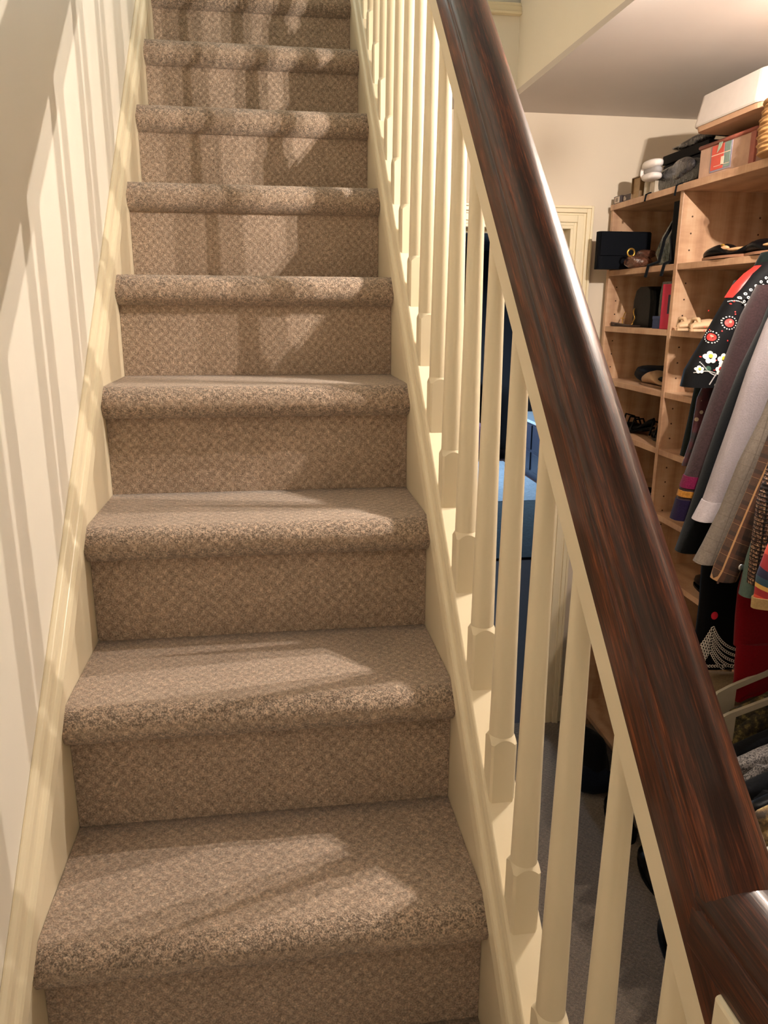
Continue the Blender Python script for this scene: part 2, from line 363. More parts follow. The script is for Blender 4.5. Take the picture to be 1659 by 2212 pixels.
# ================================================================== CLOSET LAMP (just out of the frame, right of the picture)
lp = thing('ceiling_light', 'two-bulb ceiling light above the hanging clothes', 'light', (1.297, 0.6265, CEIL))
t = NT('glowing_bulb'); t.b.inputs['Emission Color'].default_value = (*BULB_COLOR, 1); t.b.inputs['Emission Strength'].default_value = BULB_STRENGTH; t.color((1, 0.9, 0.8)); BULB = t.m
MB().lathe((1.297, 0.6265, CEIL), [(0.001, 0), (0.075, 0), (0.075, -0.008), (0.06, -0.018), (0.001, -0.018)]).build('base', CEILP, lp)
for yy in (0.659, 0.594):
    MB().lathe((1.297, yy, CEIL), [(0.001, -0.017), (0.012, -0.018), (0.012, -0.106), (0.001, -0.106)], 14).build('socket', CEILP, lp)
    m = MB(); m.blob((1.297, yy, 1.519), (0.0042, 0.0042, 0.0042), 0, 8, 6); m.build('filament', BULB, lp, smooth=True)

# ================================================================== SHELVING
sh = thing('shelf_unit', 'birch plywood shelf unit with drilled side panels against the closet wall', 'shelf', (1.54, 1.67, FLOOR))
X0, X1 = 1.54, 1.845
def panel(y, z1, holes):
    o = MB().box(X0, X1, y-0.0095, y+0.0095, FLOOR, z1).build('side_panel', BIRCH, sh, bevel=0.0012)
    if holes:
        h = MB()
        for xx in (X0+0.035, X1-0.05):
            z = FLOOR+0.12
            while z < z1-0.05:
                h.rings([[(xx+0.0027*math.cos(a), yy, z+0.0027*math.sin(a)) for a in [k*math.pi/4 for k in range(8)]] for yy in (y-0.0102, y-0.009)])
                z += 0.048
        h.build('peg_hole', HOLE, o, kind=None)['kind'] = 'stuff'
    return o
panel(2.16, 1.323, True); panel(1.672, 1.323, True); panel(1.13, 1.323, True); panel(0.15, 1.323, False)
MB().box(X0-0.004, X1, 1.662, 2.17, 1.322, 1.3415).build('top_board', BIRCH, sh, bevel=0.0012)
MB().box(X0-0.006, X1, 0.14, 1.662, 1.321, 1.3420).build('top_board', BIRCH, sh, bevel=0.0012)
LEV = [1.116, 0.919, 0.728, 0.545, 0.335, 0.150, -0.20, -0.62]
for z in LEV:
    MB().box(X0+0.002, X1, 1.681, 2.151, z-0.019, z).build('shelf_board', BIRCH, sh, bevel=0.0012)
    MB().box(X0+0.002, X1, 1.139, 1.663, z-0.019, z-0.0005).build('shelf_board', BIRCH, sh, bevel=0.0012)
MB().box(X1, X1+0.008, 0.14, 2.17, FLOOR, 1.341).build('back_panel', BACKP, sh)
MB().tube([(1.62, 0.16, 1.135), (1.62, 1.121, 1.135)], 0.012, 12).build('clothes_rod', STEEL, sh, smooth=True)
MB().tube([(1.62, 0.16, 0.30), (1.62, 1.121, 0.30)], 0.012, 12).build('clothes_rod', STEEL, sh, smooth=True)

# ================================================================== THINGS ON TOP OF THE SHELVES
TOP = 1.342
tb = thing('storage_box', 'tan storage box with red-brown corners and a red and teal picture on its front', 'box', (1.60, 1.47, TOP))
TAN = plain('tan_paperboard', srgb(188, 154, 134), 0.7, scale=25); REDB = plain('red_brown_leather', srgb(150, 82, 68), 0.45, scale=60, bump=0.3)
bx(1.552, 1.66, 1.345, 1.612, TOP, 1.425).build('body', TAN, tb, bevel=0.002)
m = MB(); m.box(1.549, 1.556, 1.343, 1.366, TOP, 1.425); m.build('corner_strip', REDB, tb, bevel=0.001)
m = MB(); m.tube([(1.551, 1.345, 1.427), (1.551, 1.612, 1.427), (1.66, 1.612, 1.427), (1.66, 1.345, 1.427)], 0.0055, 10, True); m.build('lid_rim', REDB, tb, smooth=True)
m = MB(); m.box(1.5505, 1.553, 1.45, 1.552, 1.352, 1.420)
pic = m.build('picture_panel', plain('lavender_border', srgb(150, 142, 160), 0.6), tb)
PR = plain('picture_red', srgb(206, 84, 70), 0.6, scale=30); PT = plain('picture_teal', srgb(128, 148, 140), 0.6, scale=50); PW = plain('picture_pale', srgb(236, 206, 186), 0.6)
m = MB(); m.box(1.5495, 1.551, 1.487, 1.546, 1.3565, 1.4195); m.cur = 1; m.box(1.5495, 1.551, 1.4545, 1.482, 1.3565, 1.4195); m.cur = 2; m.box(1.549, 1.551, 1.484, 1.497, 1.364, 1.386); m.box(1.549, 1.551, 1.455, 1.546, 1.3935, 1.3955); m.box(1.549, 1.551, 1.455, 1.53, 1.3645, 1.366)
m.build('picture', [PR, PT, PW], pic)
m = MB(); m.add([(1.5475, 1.510, 1.425), (1.5475, 1.492, 1.426), (1.5475, 1.500, 1.410), (1.5475, 1.518, 1.399), (1.5485, 1.510, 1.425), (1.5485, 1.492, 1.426), (1.5485, 1.500, 1.410), (1.5485, 1.518, 1.399)], [(0,1,2,3), (7,6,5,4), (0,4,5,1), (1,5,6,2), (2,6,7,3), (3,7,4,0)])
m.build('tag', plain('grey_green_tag', srgb(166, 178, 158), 0.6), tb)
db = thing('storage_box', 'dark green-black box behind the tan box, under the white tray', 'box', (1.75, 1.47, TOP))
DKG = plain('dark_green_board', srgb(34, 40, 36), 0.6)
bx(1.672, 1.84, 1.335, 1.60, TOP, 1.452).build('body', DKG, db, bevel=0.002)
bx(1.6705, 1.8405, 1.334, 1.602, 1.437, 1.4545).build('lid', plain('dark_board_lid', srgb(44, 42, 46), 0.6), db, bevel=0.002)
wt = thing('storage_tray', 'white plastic tray with tan lower edge, topmost on the shelf stack', 'tray', (1.65, 1.44, 1.455))
WHITE = plain('white_plastic', srgb(218, 208, 203), 0.35, var=0.03); TANP = plain('tan_plastic', srgb(196, 156, 126), 0.5, var=0.05)
def rrect(x0, x1, y0, y1, r, z, n=5):
    o = []
    for cx, cy, a0 in ((x1-r, y1-r, 0), (x0+r, y1-r, 90), (x0+r, y0+r, 180), (x1-r, y0+r, 270)):
        for i in range(n+1): a = math.radians(a0+90*i/n); o.append((cx+r*math.cos(a), cy+r*math.sin(a), z))
    return o
m = MB(); m.rings([rrect(1.502, 1.80, 1.262, 1.585, 0.03, 1.470), rrect(1.500, 1.802, 1.260, 1.587, 0.03, 1.474), rrect(1.512, 1.792, 1.27, 1.577, 0.03, 1.548), rrect(1.518, 1.786, 1.276, 1.571, 0.028, 1.551)])
m.build('lid', WHITE, wt, bevel=0.001)
m = MB(); m.rings([rrect(1.53, 1.78, 1.29, 1.56, 0.03, 1.4555), rrect(1.508, 1.795, 1.268, 1.579, 0.03, 1.4575), rrect(1.505, 1.797, 1.265, 1.582, 0.03, 1.4705)])
m.build('base', TANP, wt)
wb = thing('wicker_basket', 'round woven wicker basket beside the tan box, partly out of view', 'basket', (1.585, 1.205, TOP))
WICK = plain('wicker', srgb(178, 134, 84), 0.6, scale=120, bump=0.4)
rows = []
for i in range(73):
    f = i/72; z = 0.112*f; r = 0.098+0.010*math.sin(math.pi*(0.15+0.8*f))
    rows.append([(1.585+(r+0.0022*math.sin(i*math.pi/3.0)+0.0016*math.sin(k*0.785+ (i//6)*math.pi))*math.cos(2*math.pi*k/64), 1.190+(r+0.0022*math.sin(i*math.pi/3.0)+0.0016*math.sin(k*0.785+(i//6)*math.pi))*math.sin(2*math.pi*k/64), TOP+z) for k in range(64)])
MB().rings(rows).build('body', WICK, wb, smooth=True)
m = MB(); m.tube([(1.585+0.100*math.cos(a), 1.190+0.100*math.sin(a), TOP+0.115) for a in [k*math.pi/16 for k in range(32)]], 0.006, 8, True); m.build('rim', WICK, wb, smooth=True)
# black shoebox and bags
sbx = thing('shoe_box', 'black shoe box on the shelf top, half buried in grey plastic bags', 'box', (1.70, 1.80, TOP))
BOXK = plain('black_board', (0.005, 0.005, 0.007), 0.6)
bx(1.60, 1.82, 1.655, 1.925, TOP, 1.432).build('body', BOXK, sbx, bevel=0.002)
bx(1.597, 1.823, 1.652, 1.928, 1.434, 1.462).build('lid', BOXK, sbx, bevel=0.002)
def film(name, c):
    t = NT(name); a = t.noise(26, 5, 0.7); t.color(t.ramp(a, [(0.3, tuple(v*0.25 for v in c)), (0.55, c), (0.75, tuple(min(1, v*1.8) for v in c))]))
    t.bump(t.noise(34, 4), 0.9, 0.012); t.set(Roughness=0.22, Coat_Weight=0.4); return t.m
FILM = film('grey_plastic_film', srgb(60, 57, 60)); FILMD = film('black_plastic_film', srgb(18, 19, 22)); FILM2 = film('mauve_plastic_film', srgb(84, 74, 78))
pb = thing('plastic_bag', 'black and grey crumpled plastic bag in front of the black shoe box', 'bag', (1.575, 1.77, TOP))
m = MB(); m.blob((1.578, 1.765, 1.378), (0.020, 0.150, 0.040), 0.12, 26, 14, 3, 0.75, TOP); m.build('body', FILMD, pb, smooth=True)
m = MB(); m.blob((1.566, 1.735, 1.395), (0.016, 0.070, 0.030), 0.3, 26, 14, 9); m.build('film', FILM, pb, smooth=True)
m = MB(); m.box(1.5565, 1.558, 1.868, 1.91, 1.388, 1.3905); m.box(1.5565, 1.558, 1.855, 1.865, 1.388, 1.396); m.build('print', plain('grey_print', srgb(170, 172, 160), 0.6), pb)
for yy, l in ((1.895, 0.022), (1.700, 0.030)):
    m = MB(); m.tube([(1.566, yy, 1.350), (1.545, yy-0.003, 1.3455), (1.532, yy-0.004, 1.340), (1.530, yy-0.002, 1.342-l)], 0.003, 8); m.build('drawstring', BLACK, pb, smooth=True)
pb2 = thing('plastic_bag', 'shiny grey plastic bag lying on the shoe box lid, lower of two', 'bag', (1.62, 1.77, 1.462))
m = MB(); m.blob((1.63, 1.775, 1.478), (0.03, 0.085, 0.017), 0.3, 26, 14, 21); m.build('body', FILM, pb2, smooth=True)
m = MB(); m.blob((1.62, 1.86, 1.477), (0.018, 0.035, 0.006), 0.3, 20, 10, 4); m.build('tail', FILM, pb2, smooth=True)
pb3 = thing('plastic_bag', 'mauve-grey plastic bag bunched next to the white tray', 'bag', (1.70, 1.665, 1.462))
m = MB(); m.blob((1.665, 1.685, 1.500), (0.03, 0.050, 0.022), 0.35, 26, 14, 33); m.build('body', FILM2, pb3, smooth=True)
cp = thing('white_cap', 'white folded sun visor with grey band standing on the shelf top', 'hat', (1.535, 1.885, TOP))
def fold(x, y0, y1, z0, z1, th):  # rounded C-shaped fold
    m = MB(); pts = []
    for i in range(15):
        a = math.radians(-75 + 330*i/14 - 90)
        pts.append((x, (y0+y1)/2 + (y1-y0)/2*math.cos(a), (z0+z1)/2 + (z1-z0)/2*math.sin(a)))
    return pts
m = MB(); m.blob((1.542, 1.884, 1.4305), (0.022, 0.050, 0.0135), 0.05, 24, 12, 2, 0.7); m.build('crown', plain('white_cotton', srgb(236, 228, 226), 0.7, var=0.03), cp, smooth=True)
m = MB(); m.blob((1.540, 1.880, 1.3925), (0.023, 0.046, 0.0120), 0.05, 24, 12, 5, 0.7); m.blob((1.542, 1.931, 1.412), (0.018, 0.007, 0.022), 0.05, 16, 10, 5); m.build('brim', plain('white_cotton_brim', srgb(230, 222, 222), 0.7, var=0.03), cp, smooth=True)
m = MB(); m.blob((1.545, 1.883, 1.411), (0.017, 0.046, 0.012), 0.05, 24, 12, 5, 0.7); m.build('band', plain('grey_cotton', srgb(168, 164, 166), 0.8), cp, smooth=True)
bx(1.550, 1.572, 1.872, 1.905, TOP, 1.381).build('stand', plain('pale_card', srgb(178, 166, 150), 0.8), cp)
pf = thing('picture_frame', 'small upright frame with gilt edge beside the white visor', 'frame', (1.57, 2.03, TOP))
m = MB()
for y0, y1, z0, z1 in ((1.985, 2.05, TOP, 1.3455), (1.985, 2.05, 1.4105, 1.414), (1.985, 1.9885, TOP, 1.414), (2.0465, 2.05, TOP, 1.414)): m.box(1.553, 1.572, y0, y1, z0, z1)
m.build('frame', plain('dark_gilt', srgb(120, 92, 60), 0.4), pf, bevel=0.001)
bx(1.560, 1.570, 1.988, 2.047, 1.345, 1.411).build('panel', plain('faded_panel', srgb(176, 150, 118), 0.6, scale=60), pf)
jr = thing('glass_jar', 'cloudy pale jar between the small frame and the black bag', 'jar', (1.575, 1.955, TOP))
MB().lathe((1.578, 1.955, TOP), [(0.001, 0), (0.020, 0), (0.022, 0.004), (0.022, 0.045), (0.015, 0.054), (0.015, 0.060), (0.001, 0.060)]).build('body', plain('cloudy_glass', srgb(176, 166, 150), 0.15, coat=0.6), jr, smooth=True)
MB().lathe((1.578, 1.955, TOP+0.060), [(0.001, 0), (0.0165, 0), (0.0165, 0.009), (0.001, 0.009)]).build('lid', plain('grey_lid', srgb(140, 134, 128), 0.4), jr)
CART = plain('dark_carton', srgb(52, 38, 40), 0.5); LAB = plain('white_label', srgb(216, 200, 186), 0.6); LABG = plain('grey_label', srgb(150, 136, 126), 0.6)
c1 = thing('carton', 'small dark carton with a square white label at the shelf end', 'box', (1.56, 2.14, TOP))
bx(1.545, 1.60, 2.110, 2.167, TOP, 1.3685).build('body', CART, c1, bevel=0.001)
m = MB(); m.box(1.5438, 1.546, 2.120, 2.158, 1.3455, 1.3655); m.cur = 1; m.box(1.5432, 1.546, 2.129, 2.149, 1.349, 1.362); m.build('label', [LAB, LABG], c1)
c2 = thing('carton', 'long dark carton with pale lettering beside the small frame', 'box', (1.56, 2.075, TOP))
bx(1.552, 1.61, 2.052, 2.107, TOP, 1.3665).build('body', CART, c2, bevel=0.001)
m = MB(); yb = 2.100
m.box(1.5508, 1.5525, yb-0.0018, yb, 1.348, 1.362)
m.box(1.5508, 1.5525, yb-0.0085, yb, 1.3605, 1.362); m.box(1.5508, 1.5525, yb-0.0085, yb, 1.348, 1.3495); m.box(1.5508, 1.5525, yb-0.0100, yb-0.0084, 1.3495, 1.3605)
m.box(1.5508, 1.5525, yb-0.0160, yb-0.0144, 1.348, 1.356); m.box(1.5508, 1.5525, yb-0.0190, yb-0.0160, 1.3545, 1.356)
m.build('lettering', plain('pale_lettering', srgb(190, 172, 150), 0.5), c2)

# ================================================================== BAGS AND SHOES IN THE SHELVES
def shoe_mb(m, c, L, wd, h, ang, heel=0.0, toe=1.0):
    ca, sa = math.cos(ang), math.sin(ang); rs = []
    for i in range(15):
        f = i/14; u = -L/2+L*f
        w = wd*(0.62+0.38*math.sin(math.pi*min(1, f*0.9+0.05)))*math.sqrt(max(0.02, 1-((f-0.5)/0.505)**8))*(1 if f < 0.6 else 1-0.45*toe*((f-0.6)/0.4)**2)
        top = h*(1.0-0.75*math.sin(math.pi*min(1, f/0.62))**2*(1 if f < 0.62 else 0)) if f < 0.62 else h*(0.95-0.55*((f-0.62)/0.38)**1.5)
        b = heel*max(0, 1-f*2.2)
        ring = []
        for k in range(12):
            a = 2*math.pi*k/12; x = w*math.cos(a); z = b+top*max(0, (math.sin(a)*0.5+0.5))
            ring.append((c[0]+u*ca-x*sa, c[1]+u*sa+x*ca, c[2]+z))
        rs.append(ring)
    m.rings(rs)
def shoe(parent, mats, c, L, wd, h, ang, heel=0.0, toe=1.0, opening=True, band=None, sole=None):
    m = MB(); shoe_mb(m, (c[0], c[1], c[2]+0.006), L, wd, h, ang, heel, toe); m.build('upper', mats, parent, smooth=True)
    ca, sa = math.cos(ang), math.sin(ang); rs = []
    for zz in (0.0, 0.007):
        ring = []
        for k in range(24):
            a = 2*math.pi*k/24; u = L*0.51*math.cos(a); w = wd*(1.02-0.22*toe*max(0, math.cos(a)))*math.sin(a); ring.append((c[0]+u*ca-w*sa, c[1]+u*sa+w*ca, c[2]+zz+heel*max(0, 1-(math.cos(a)+1)*1.1)*0.9))
        rs.append(ring)
    m = MB(); m.rings(rs); m.build('sole', sole or BLACKL, parent)
    if opening:
        m = MB(); m.blob((c[0]-0.16*L*ca, c[1]-0.16*L*sa, c[2]+0.006+h*0.42), (abs(L*0.24*ca)+wd*0.6*abs(sa), abs(L*0.24*sa)+wd*0.6*abs(ca), h*0.2), 0, 18, 8); m.build('lining', band or BLACK, parent, smooth=True)
# bay one, first shelf
Z = LEV[0]
ck = thing('clutch_bag', 'large black flat clutch case overhanging the first shelf edge', 'bag', (1.55, 2.07, Z))
m = MB(); m.rings([rrect(1.453, 1.645, 2.05, 2.092, 0.014, z) for z in (Z+0.0005, Z+0.126)]); m.build('body', NAVYL, ck, bevel=0.006)
m = MB(); m.box(1.457, 1.641, 2.0455, 2.051, Z+0.045, Z+0.123); m.build('flap', NAVYL, ck, bevel=0.002)
bb = thing('handbag', 'small brown slouchy handbag with gold ring leaning on the black clutch', 'handbag', (1.565, 1.975, Z))
BRN = film('brown_leather', srgb(96, 62, 48))
m = MB(); m.blob((1.565, 1.975, Z+0.022), (0.048, 0.030, 0.024), 0.25, 24, 14, 12, 0.9, Z+0.001); m.blob((1.592, 1.98, Z+0.046), (0.034, 0.022, 0.016), 0.3, 20, 10, 15); m.build('body', BRN, bb, smooth=True)
m = MB(); m.tube([(1.531+0.0125*math.cos(a), 1.962, Z+0.050+0.0125*math.sin(a)) for a in [k*math.pi/10 for k in range(20)]], 0.0033, 8, True); m.build('ring', GOLD, bb, smooth=True)
gb = thing('tote_bag', 'tall grey-green shiny bag beside the divider with dark straps hanging down', 'bag', (1.60, 1.76, Z))
rs = []
for z, y0, y1, x0, x1 in ((0, 1.715, 1.845, 1.57, 1.66), (0.04, 1.705, 1.862, 1.56, 1.67), (0.09, 1.700, 1.845, 1.57, 1.66), (0.14, 1.700, 1.805, 1.58, 1.65), (0.175, 1.700, 1.775, 1.60, 1.64)):
    rs.append(rrect(x0, x1, y0, y1, 0.02, Z+0.001+z, 4))
MB().rings(rs).build('body', film('grey_green_vinyl', srgb(104, 112, 108)), gb, smooth=True)
m = MB(); m.rings([rrect(1.555, 1.64, 1.692, 1.752, 0.012, Z+z, 3) for z in (0.001, 0.09, 0.185)]); m.build('side_panel', BLACK, gb, bevel=0.004)
for y0, y1 in ((1.80, 1.84), (1.715, 1.735)):
    m = MB(); m.tube([(1.585, 1.76, Z+0.16), (1.556, (y0+1.77)/2, Z+0.08), (1.552, y0, Z+0.012), (1.532, y1-0.01, Z+0.002), (1.530, y1, Z-0.034)], 0.0052, 8); m.build('strap', BLACK, gb, smooth=True)
# bay one, second shelf
Z = LEV[1]
kb = thing('handbag', 'black handbag with thin gold chain on the second shelf', 'handbag', (1.63, 1.99, Z))
m = MB(); m.rings([rrect(1.598, 1.70, 1.905+d, 2.065-d*1.5, 0.02, Z+z, 4) for z, d in ((0.0005, 0), (0.09, 0.0), (0.125, 0.01), (0.137, 0.03))]); m.build('body', BLACKL, kb, bevel=0.004)
m = MB(); m.tube([(1.594, 2.03+0.006*math.sin(i), Z+0.064-0.0066*i) if i < 9 else (1.585, 2.03+0.006*i-0.05, Z+0.004) for i in range(14)], 0.0022, 6); m.tube([(1.582, 2.075, Z+0.052), (1.580, 2.09, Z+0.03), (1.580, 2.086, Z+0.006)], 0.0018, 6); m.tube([(1.580, 2.07, Z+0.028), (1.580, 2.105, Z+0.030)], 0.0018, 6); m.build('chain', GOLD, kb, smooth=True)
m = MB(); m.tube([(1.565, 2.145, Z+0.008), (1.560, 2.138, Z+0.013), (1.565, 2.10, Z+0.010), (1.57, 2.02, Z+0.005), (1.57, 1.93, Z+0.005), (1.572, 2.02, Z+0.004), (1.566, 2.10, Z+0.004), (1.562, 2.138, Z+0.004)], 0.0035, 8, True); m.build('strap', plain('dark_brown_strap', srgb(46, 30, 28), 0.4), kb, smooth=True)
kb2 = thing('handbag', 'black evening bag between the chain handbag and the magenta box', 'handbag', (1.66, 1.85, Z))
m = MB(); m.rings([rrect(1.61, 1.71, 1.79+d, 1.898-d, 0.015, Z+z, 4) for z, d in ((0.0005, 0), (0.11, 0.0), (0.15, 0.012))]); m.build('body', film('black_satin', srgb(28, 26, 30)), kb2, bevel=0.004)
m = MB(); m.box(1.6075, 1.611, 1.808, 1.832, Z+0.043, Z+0.051); m.build('clasp', GOLD, kb2)
blb = thing('gift_box', 'small blue box beside the magenta box', 'box', (1.59, 1.79, Z))
bx(1.562, 1.605, 1.772, 1.826, Z+0.0005, Z+0.036).build('body', plain('blue_card', srgb(36, 52, 92), 0.5), blb, bevel=0.001)
bx(1.561, 1.606, 1.771, 1.827, Z+0.030, Z+0.040).build('lid', plain('blue_card_lid', srgb(40, 56, 96), 0.5), blb, bevel=0.001)
pk = thing('gift_box', 'upright magenta box with a dark square on the front', 'box', (1.60, 1.725, Z))
bx(1.556, 1.66, 1.684, 1.765, Z+0.0005, Z+0.139).build('body', plain('magenta_card', srgb(190, 34, 70), 0.45, var=0.05), pk, bevel=0.001)
bx(1.5545, 1.557, 1.684, 1.722, Z+0.048, Z+0.106).build('square', plain('dark_square', srgb(44, 38, 60), 0.5), pk)
# bay one, lower shelves
NAVY = cloth('navy_fabric', (0.006, 0.009, 0.018), 0.4)
Z = LEV[2]
nf = thing('fabric_bag', 'crumpled navy cloth bag heaped behind the tan shoe', 'bag', (1.68, 1.90, Z))
m = MB(); m.blob((1.66, 1.93, Z+0.030), (0.07, 0.125, 0.032), 0.25, 28, 14, 41, 0.9, Z+0.001); m.build('body', NAVY, nf, smooth=True)
m = MB(); m.blob((1.70, 1.79, Z+0.070), (0.06, 0.075, 0.055), 0.3, 28, 14, 44); m.build('top_fold', NAVY, nf, smooth=True)
ts = thing('shoe', 'tan leather loafer lying by the divider on the third shelf', 'shoe', (1.60, 1.80, Z))
TANL = plain('tan_leather', srgb(160, 128, 98), 0.55, scale=50)
shoe(ts, TANL, (1.60, 1.80, Z+0.001), 0.215, 0.036, 0.050, math.radians(97), sole=plain('tan_sole', srgb(120, 92, 70), 0.6))
Z = LEV[3]
for nm, lab, c, a, L in (('sandal', 'dark strappy sandal nearest the wall on the fourth shelf', (1.62, 1.995, Z+0.001), 100, 0.20), ('sandal', 'dark strappy sandal beside the divider on the fourth shelf', (1.63, 1.80, Z+0.001), 80, 0.21)):
    t = thing(nm, lab, 'shoe', c, 'strappy sandals on the fourth shelf')
    shoe(t, BLACKL, c, L, 0.034, 0.030, math.radians(a), 0.03)
    for q in range(3):
        m = MB(); m.tube([(c[0]-0.034, c[1]-0.03+q*0.035, c[2]+0.012), (c[0]-0.02, c[1]-0.028+q*0.035, c[2]+0.05+0.006*q), (c[0]+0.015, c[1]-0.025+q*0.035, c[2]+0.052), (c[0]+0.034, c[1]-0.02+q*0.035, c[2]+0.012)], 0.0035, 6); m.build('strap', BLACKL, t, smooth=True)
Z = LEV[4]
t = thing('shoe', 'black dress shoe with silver buckle low beside the divider', 'shoe', (1.60, 1.76, Z)); shoe(t, BLACKL, (1.60, 1.80, Z+0.001), 0.20, 0.034, 0.040, math.radians(95), 0.02)
m = MB(); m.blob((1.578, 1.742, Z+0.040), (0.006, 0.009, 0.005), 0, 10, 6); m.build('buckle', STEEL, t, smooth=True)
# bay two
Z = LEV[0]
FGOLD = plain('gold_beige_leather', srgb(206, 160, 118), 0.4, scale=40)
f1 = thing('flat_shoe', 'black pointed flat shoe with gold cutouts on the upper right shelf', 'shoe', (1.565, 1.46, Z), 'black and gold flats')
shoe(f1, BLACKL, (1.575, 1.44, Z+0.001), 0.245, 0.038, 0.036, math.radians(93), 0.0, 1.3, True, FGOLD, plain('tan_rubber_sole', srgb(150, 108, 84), 0.6))
m = MB(); m.blob((1.553, 1.435, Z+0.028), (0.008, 0.020, 0.007), 0.1, 14, 8); m.build('cutout', FGOLD, f1, smooth=True)
m = MB(); m.blob((1.550, 1.44, Z+0.036), (0.005, 0.008, 0.004), 0.1, 12, 8); m.build('buckle', GOLD, f1, smooth=True)
f2 = thing('flat_shoe', 'second black and gold flat, nearer the hanging clothes', 'shoe', (1.60, 1.30, Z), 'black and gold flats')
shoe(f2, BLACKL, (1.572, 1.265, Z+0.001), 0.225, 0.036, 0.036, math.radians(85), 0.0, 1.2, True, FGOLD, plain('tan_rubber_sole_two', srgb(150, 108, 84), 0.6))
m = MB(); m.blob((1.552, 1.285, Z+0.022), (0.008, 0.022, 0.010), 0.1, 14, 8); m.build('cutout', FGOLD, f2, smooth=True)
sc = thing('scarf', 'grey-black knitted scarf heap behind the black flats', 'scarf', (1.68, 1.27, Z))
m = MB(); m.blob((1.69, 1.29, Z+0.040), (0.06, 0.11, 0.038), 0.3, 28, 14, 51, 1, Z+0.001); m.build('body', cloth('charcoal_knit', (0.014, 0.013, 0.014), 0.5, 120), sc, smooth=True)
Z = LEV[1]
BEIGE = plain('beige_leather', srgb(206, 172, 138), 0.5)
for i, (c, lab) in enumerate((((1.585, 1.585, Z+0.001), 'beige peep-toe sandal nearest the divider'), ((1.580, 1.50, Z+0.001), 'beige peep-toe sandal nearest the floral blouse'))):
    t = thing('sandal', lab, 'shoe', c, 'beige sandals')
    shoe(t, BEIGE, c, 0.165, 0.034, 0.030, math.radians(200), 0.0, 0.5, True, BLACK, BEIGE)
    m = MB(); m.tube([(c[0]-0.05, c[1]-0.036, c[2]+0.010), (c[0]-0.052, c[1]-0.015, c[2]+0.034), (c[0]-0.05, c[1]+0.018, c[2]+0.034), (c[0]-0.045, c[1]+0.034, c[2]+0.010)], 0.0055, 8); m.build('strap', BEIGE, t, smooth=True)
t = thing('shoe', 'black pump behind the beige sandals', 'shoe', (1.68, 1.52, Z)); shoe(t, BLACKL, (1.70, 1.51, Z+0.001), 0.20, 0.035, 0.055, math.radians(80), 0.02)
Z = LEV[2]
t = thing('shoe', 'dark olive shoe under the floral sleeve', 'shoe', (1.60, 1.45, Z)); shoe(t, plain('dark_olive_leather', srgb(52, 46, 34), 0.5), (1.60, 1.45, Z), 0.21, 0.036, 0.05, math.radians(95))
Z = LEV[5]
t = thing('shoe', 'black ankle shoe on the low shelf below the plaid shirt', 'shoe', (1.60, 1.40, Z)); shoe(t, BLACKL, (1.61, 1.36, Z), 0.22, 0.036, 0.055, math.radians(93))
Z = LEV[6]
t = thing('fabric_bag', 'tan patterned cloth bag on the lowest open shelf by the handrail', 'bag', (1.62, 1.40, Z))
tp = NT('tan_print_fabric'); tp.color(tp.ramp(tp.noise(26, 3, 0.7), [(0.35, srgb(60, 44, 34)), (0.5, srgb(150, 120, 90)), (0.7, srgb(176, 150, 118))])); tp.set(Roughness=0.9)
m = MB(); m.blob((1.63, 1.42, Z+0.085), (0.08, 0.16, 0.085), 0.12, 28, 16, 61, 0.7, Z+0.001); m.build('body', tp.m, t, smooth=True)
m = MB(); m.tube([(1.555, 1.48, Z+0.13), (1.545, 1.46, Z+0.165), (1.545, 1.40, Z+0.165), (1.555, 1.37, Z+0.13)], 0.006, 8); m.build('handle', BLACKL, t, smooth=True)

# ================================================================== HANGING CLOTHES
def sect(rows, y, d, n=20, e=0.75, fold=0.0, seed=0):
    rnd = random.Random(seed); p1, p2 = rnd.uniform(0, 6), rnd.uniform(0, 6); out = []
    for i, (a, b, z) in enumerate(rows):
        xc, hw = (a+b)/2, (b-a)/2; ring = []
        for k in range(n):
            t = 2*math.pi*k/n; c, s = math.cos(t), math.sin(t)
            cx = math.copysign(abs(c)**e, c); sy = math.copysign(abs(s)**e, s)
            w = fold*(math.sin(3*cx*2+p1+z*9)+0.5*math.sin(7*cx+p2-z*14))
            ring.append((xc+hw*cx, y-(d+w)*sy, z))
        out.append(ring)
    return out
def dens(rows, k=3):
    o = []
    for (a, b, z), (a2, b2, z2) in zip(rows, rows[1:]):
        for i in range(k): f = i/k; o.append((a+(a2-a)*f, b+(b2-b)*f, z+(z2-z)*f))
    return o+[rows[-1]]
def front_y(rows, y, d, x, z, e=0.75):
    for (a, b, z1), (a2, b2, z2) in zip(rows, rows[1:]):
        if z1 >= z >= z2:
            f = (z1-z)/(z1-z2); A = a+(a2-a)*f; B = b+(b2-b)*f; u = max(-0.97, min(0.97, (x-(A+B)/2)/((B-A)/2)))
            c = abs(u)**(1/e); return y-d*(math.sqrt(max(0, 1-c*c)))**e
    return y-d
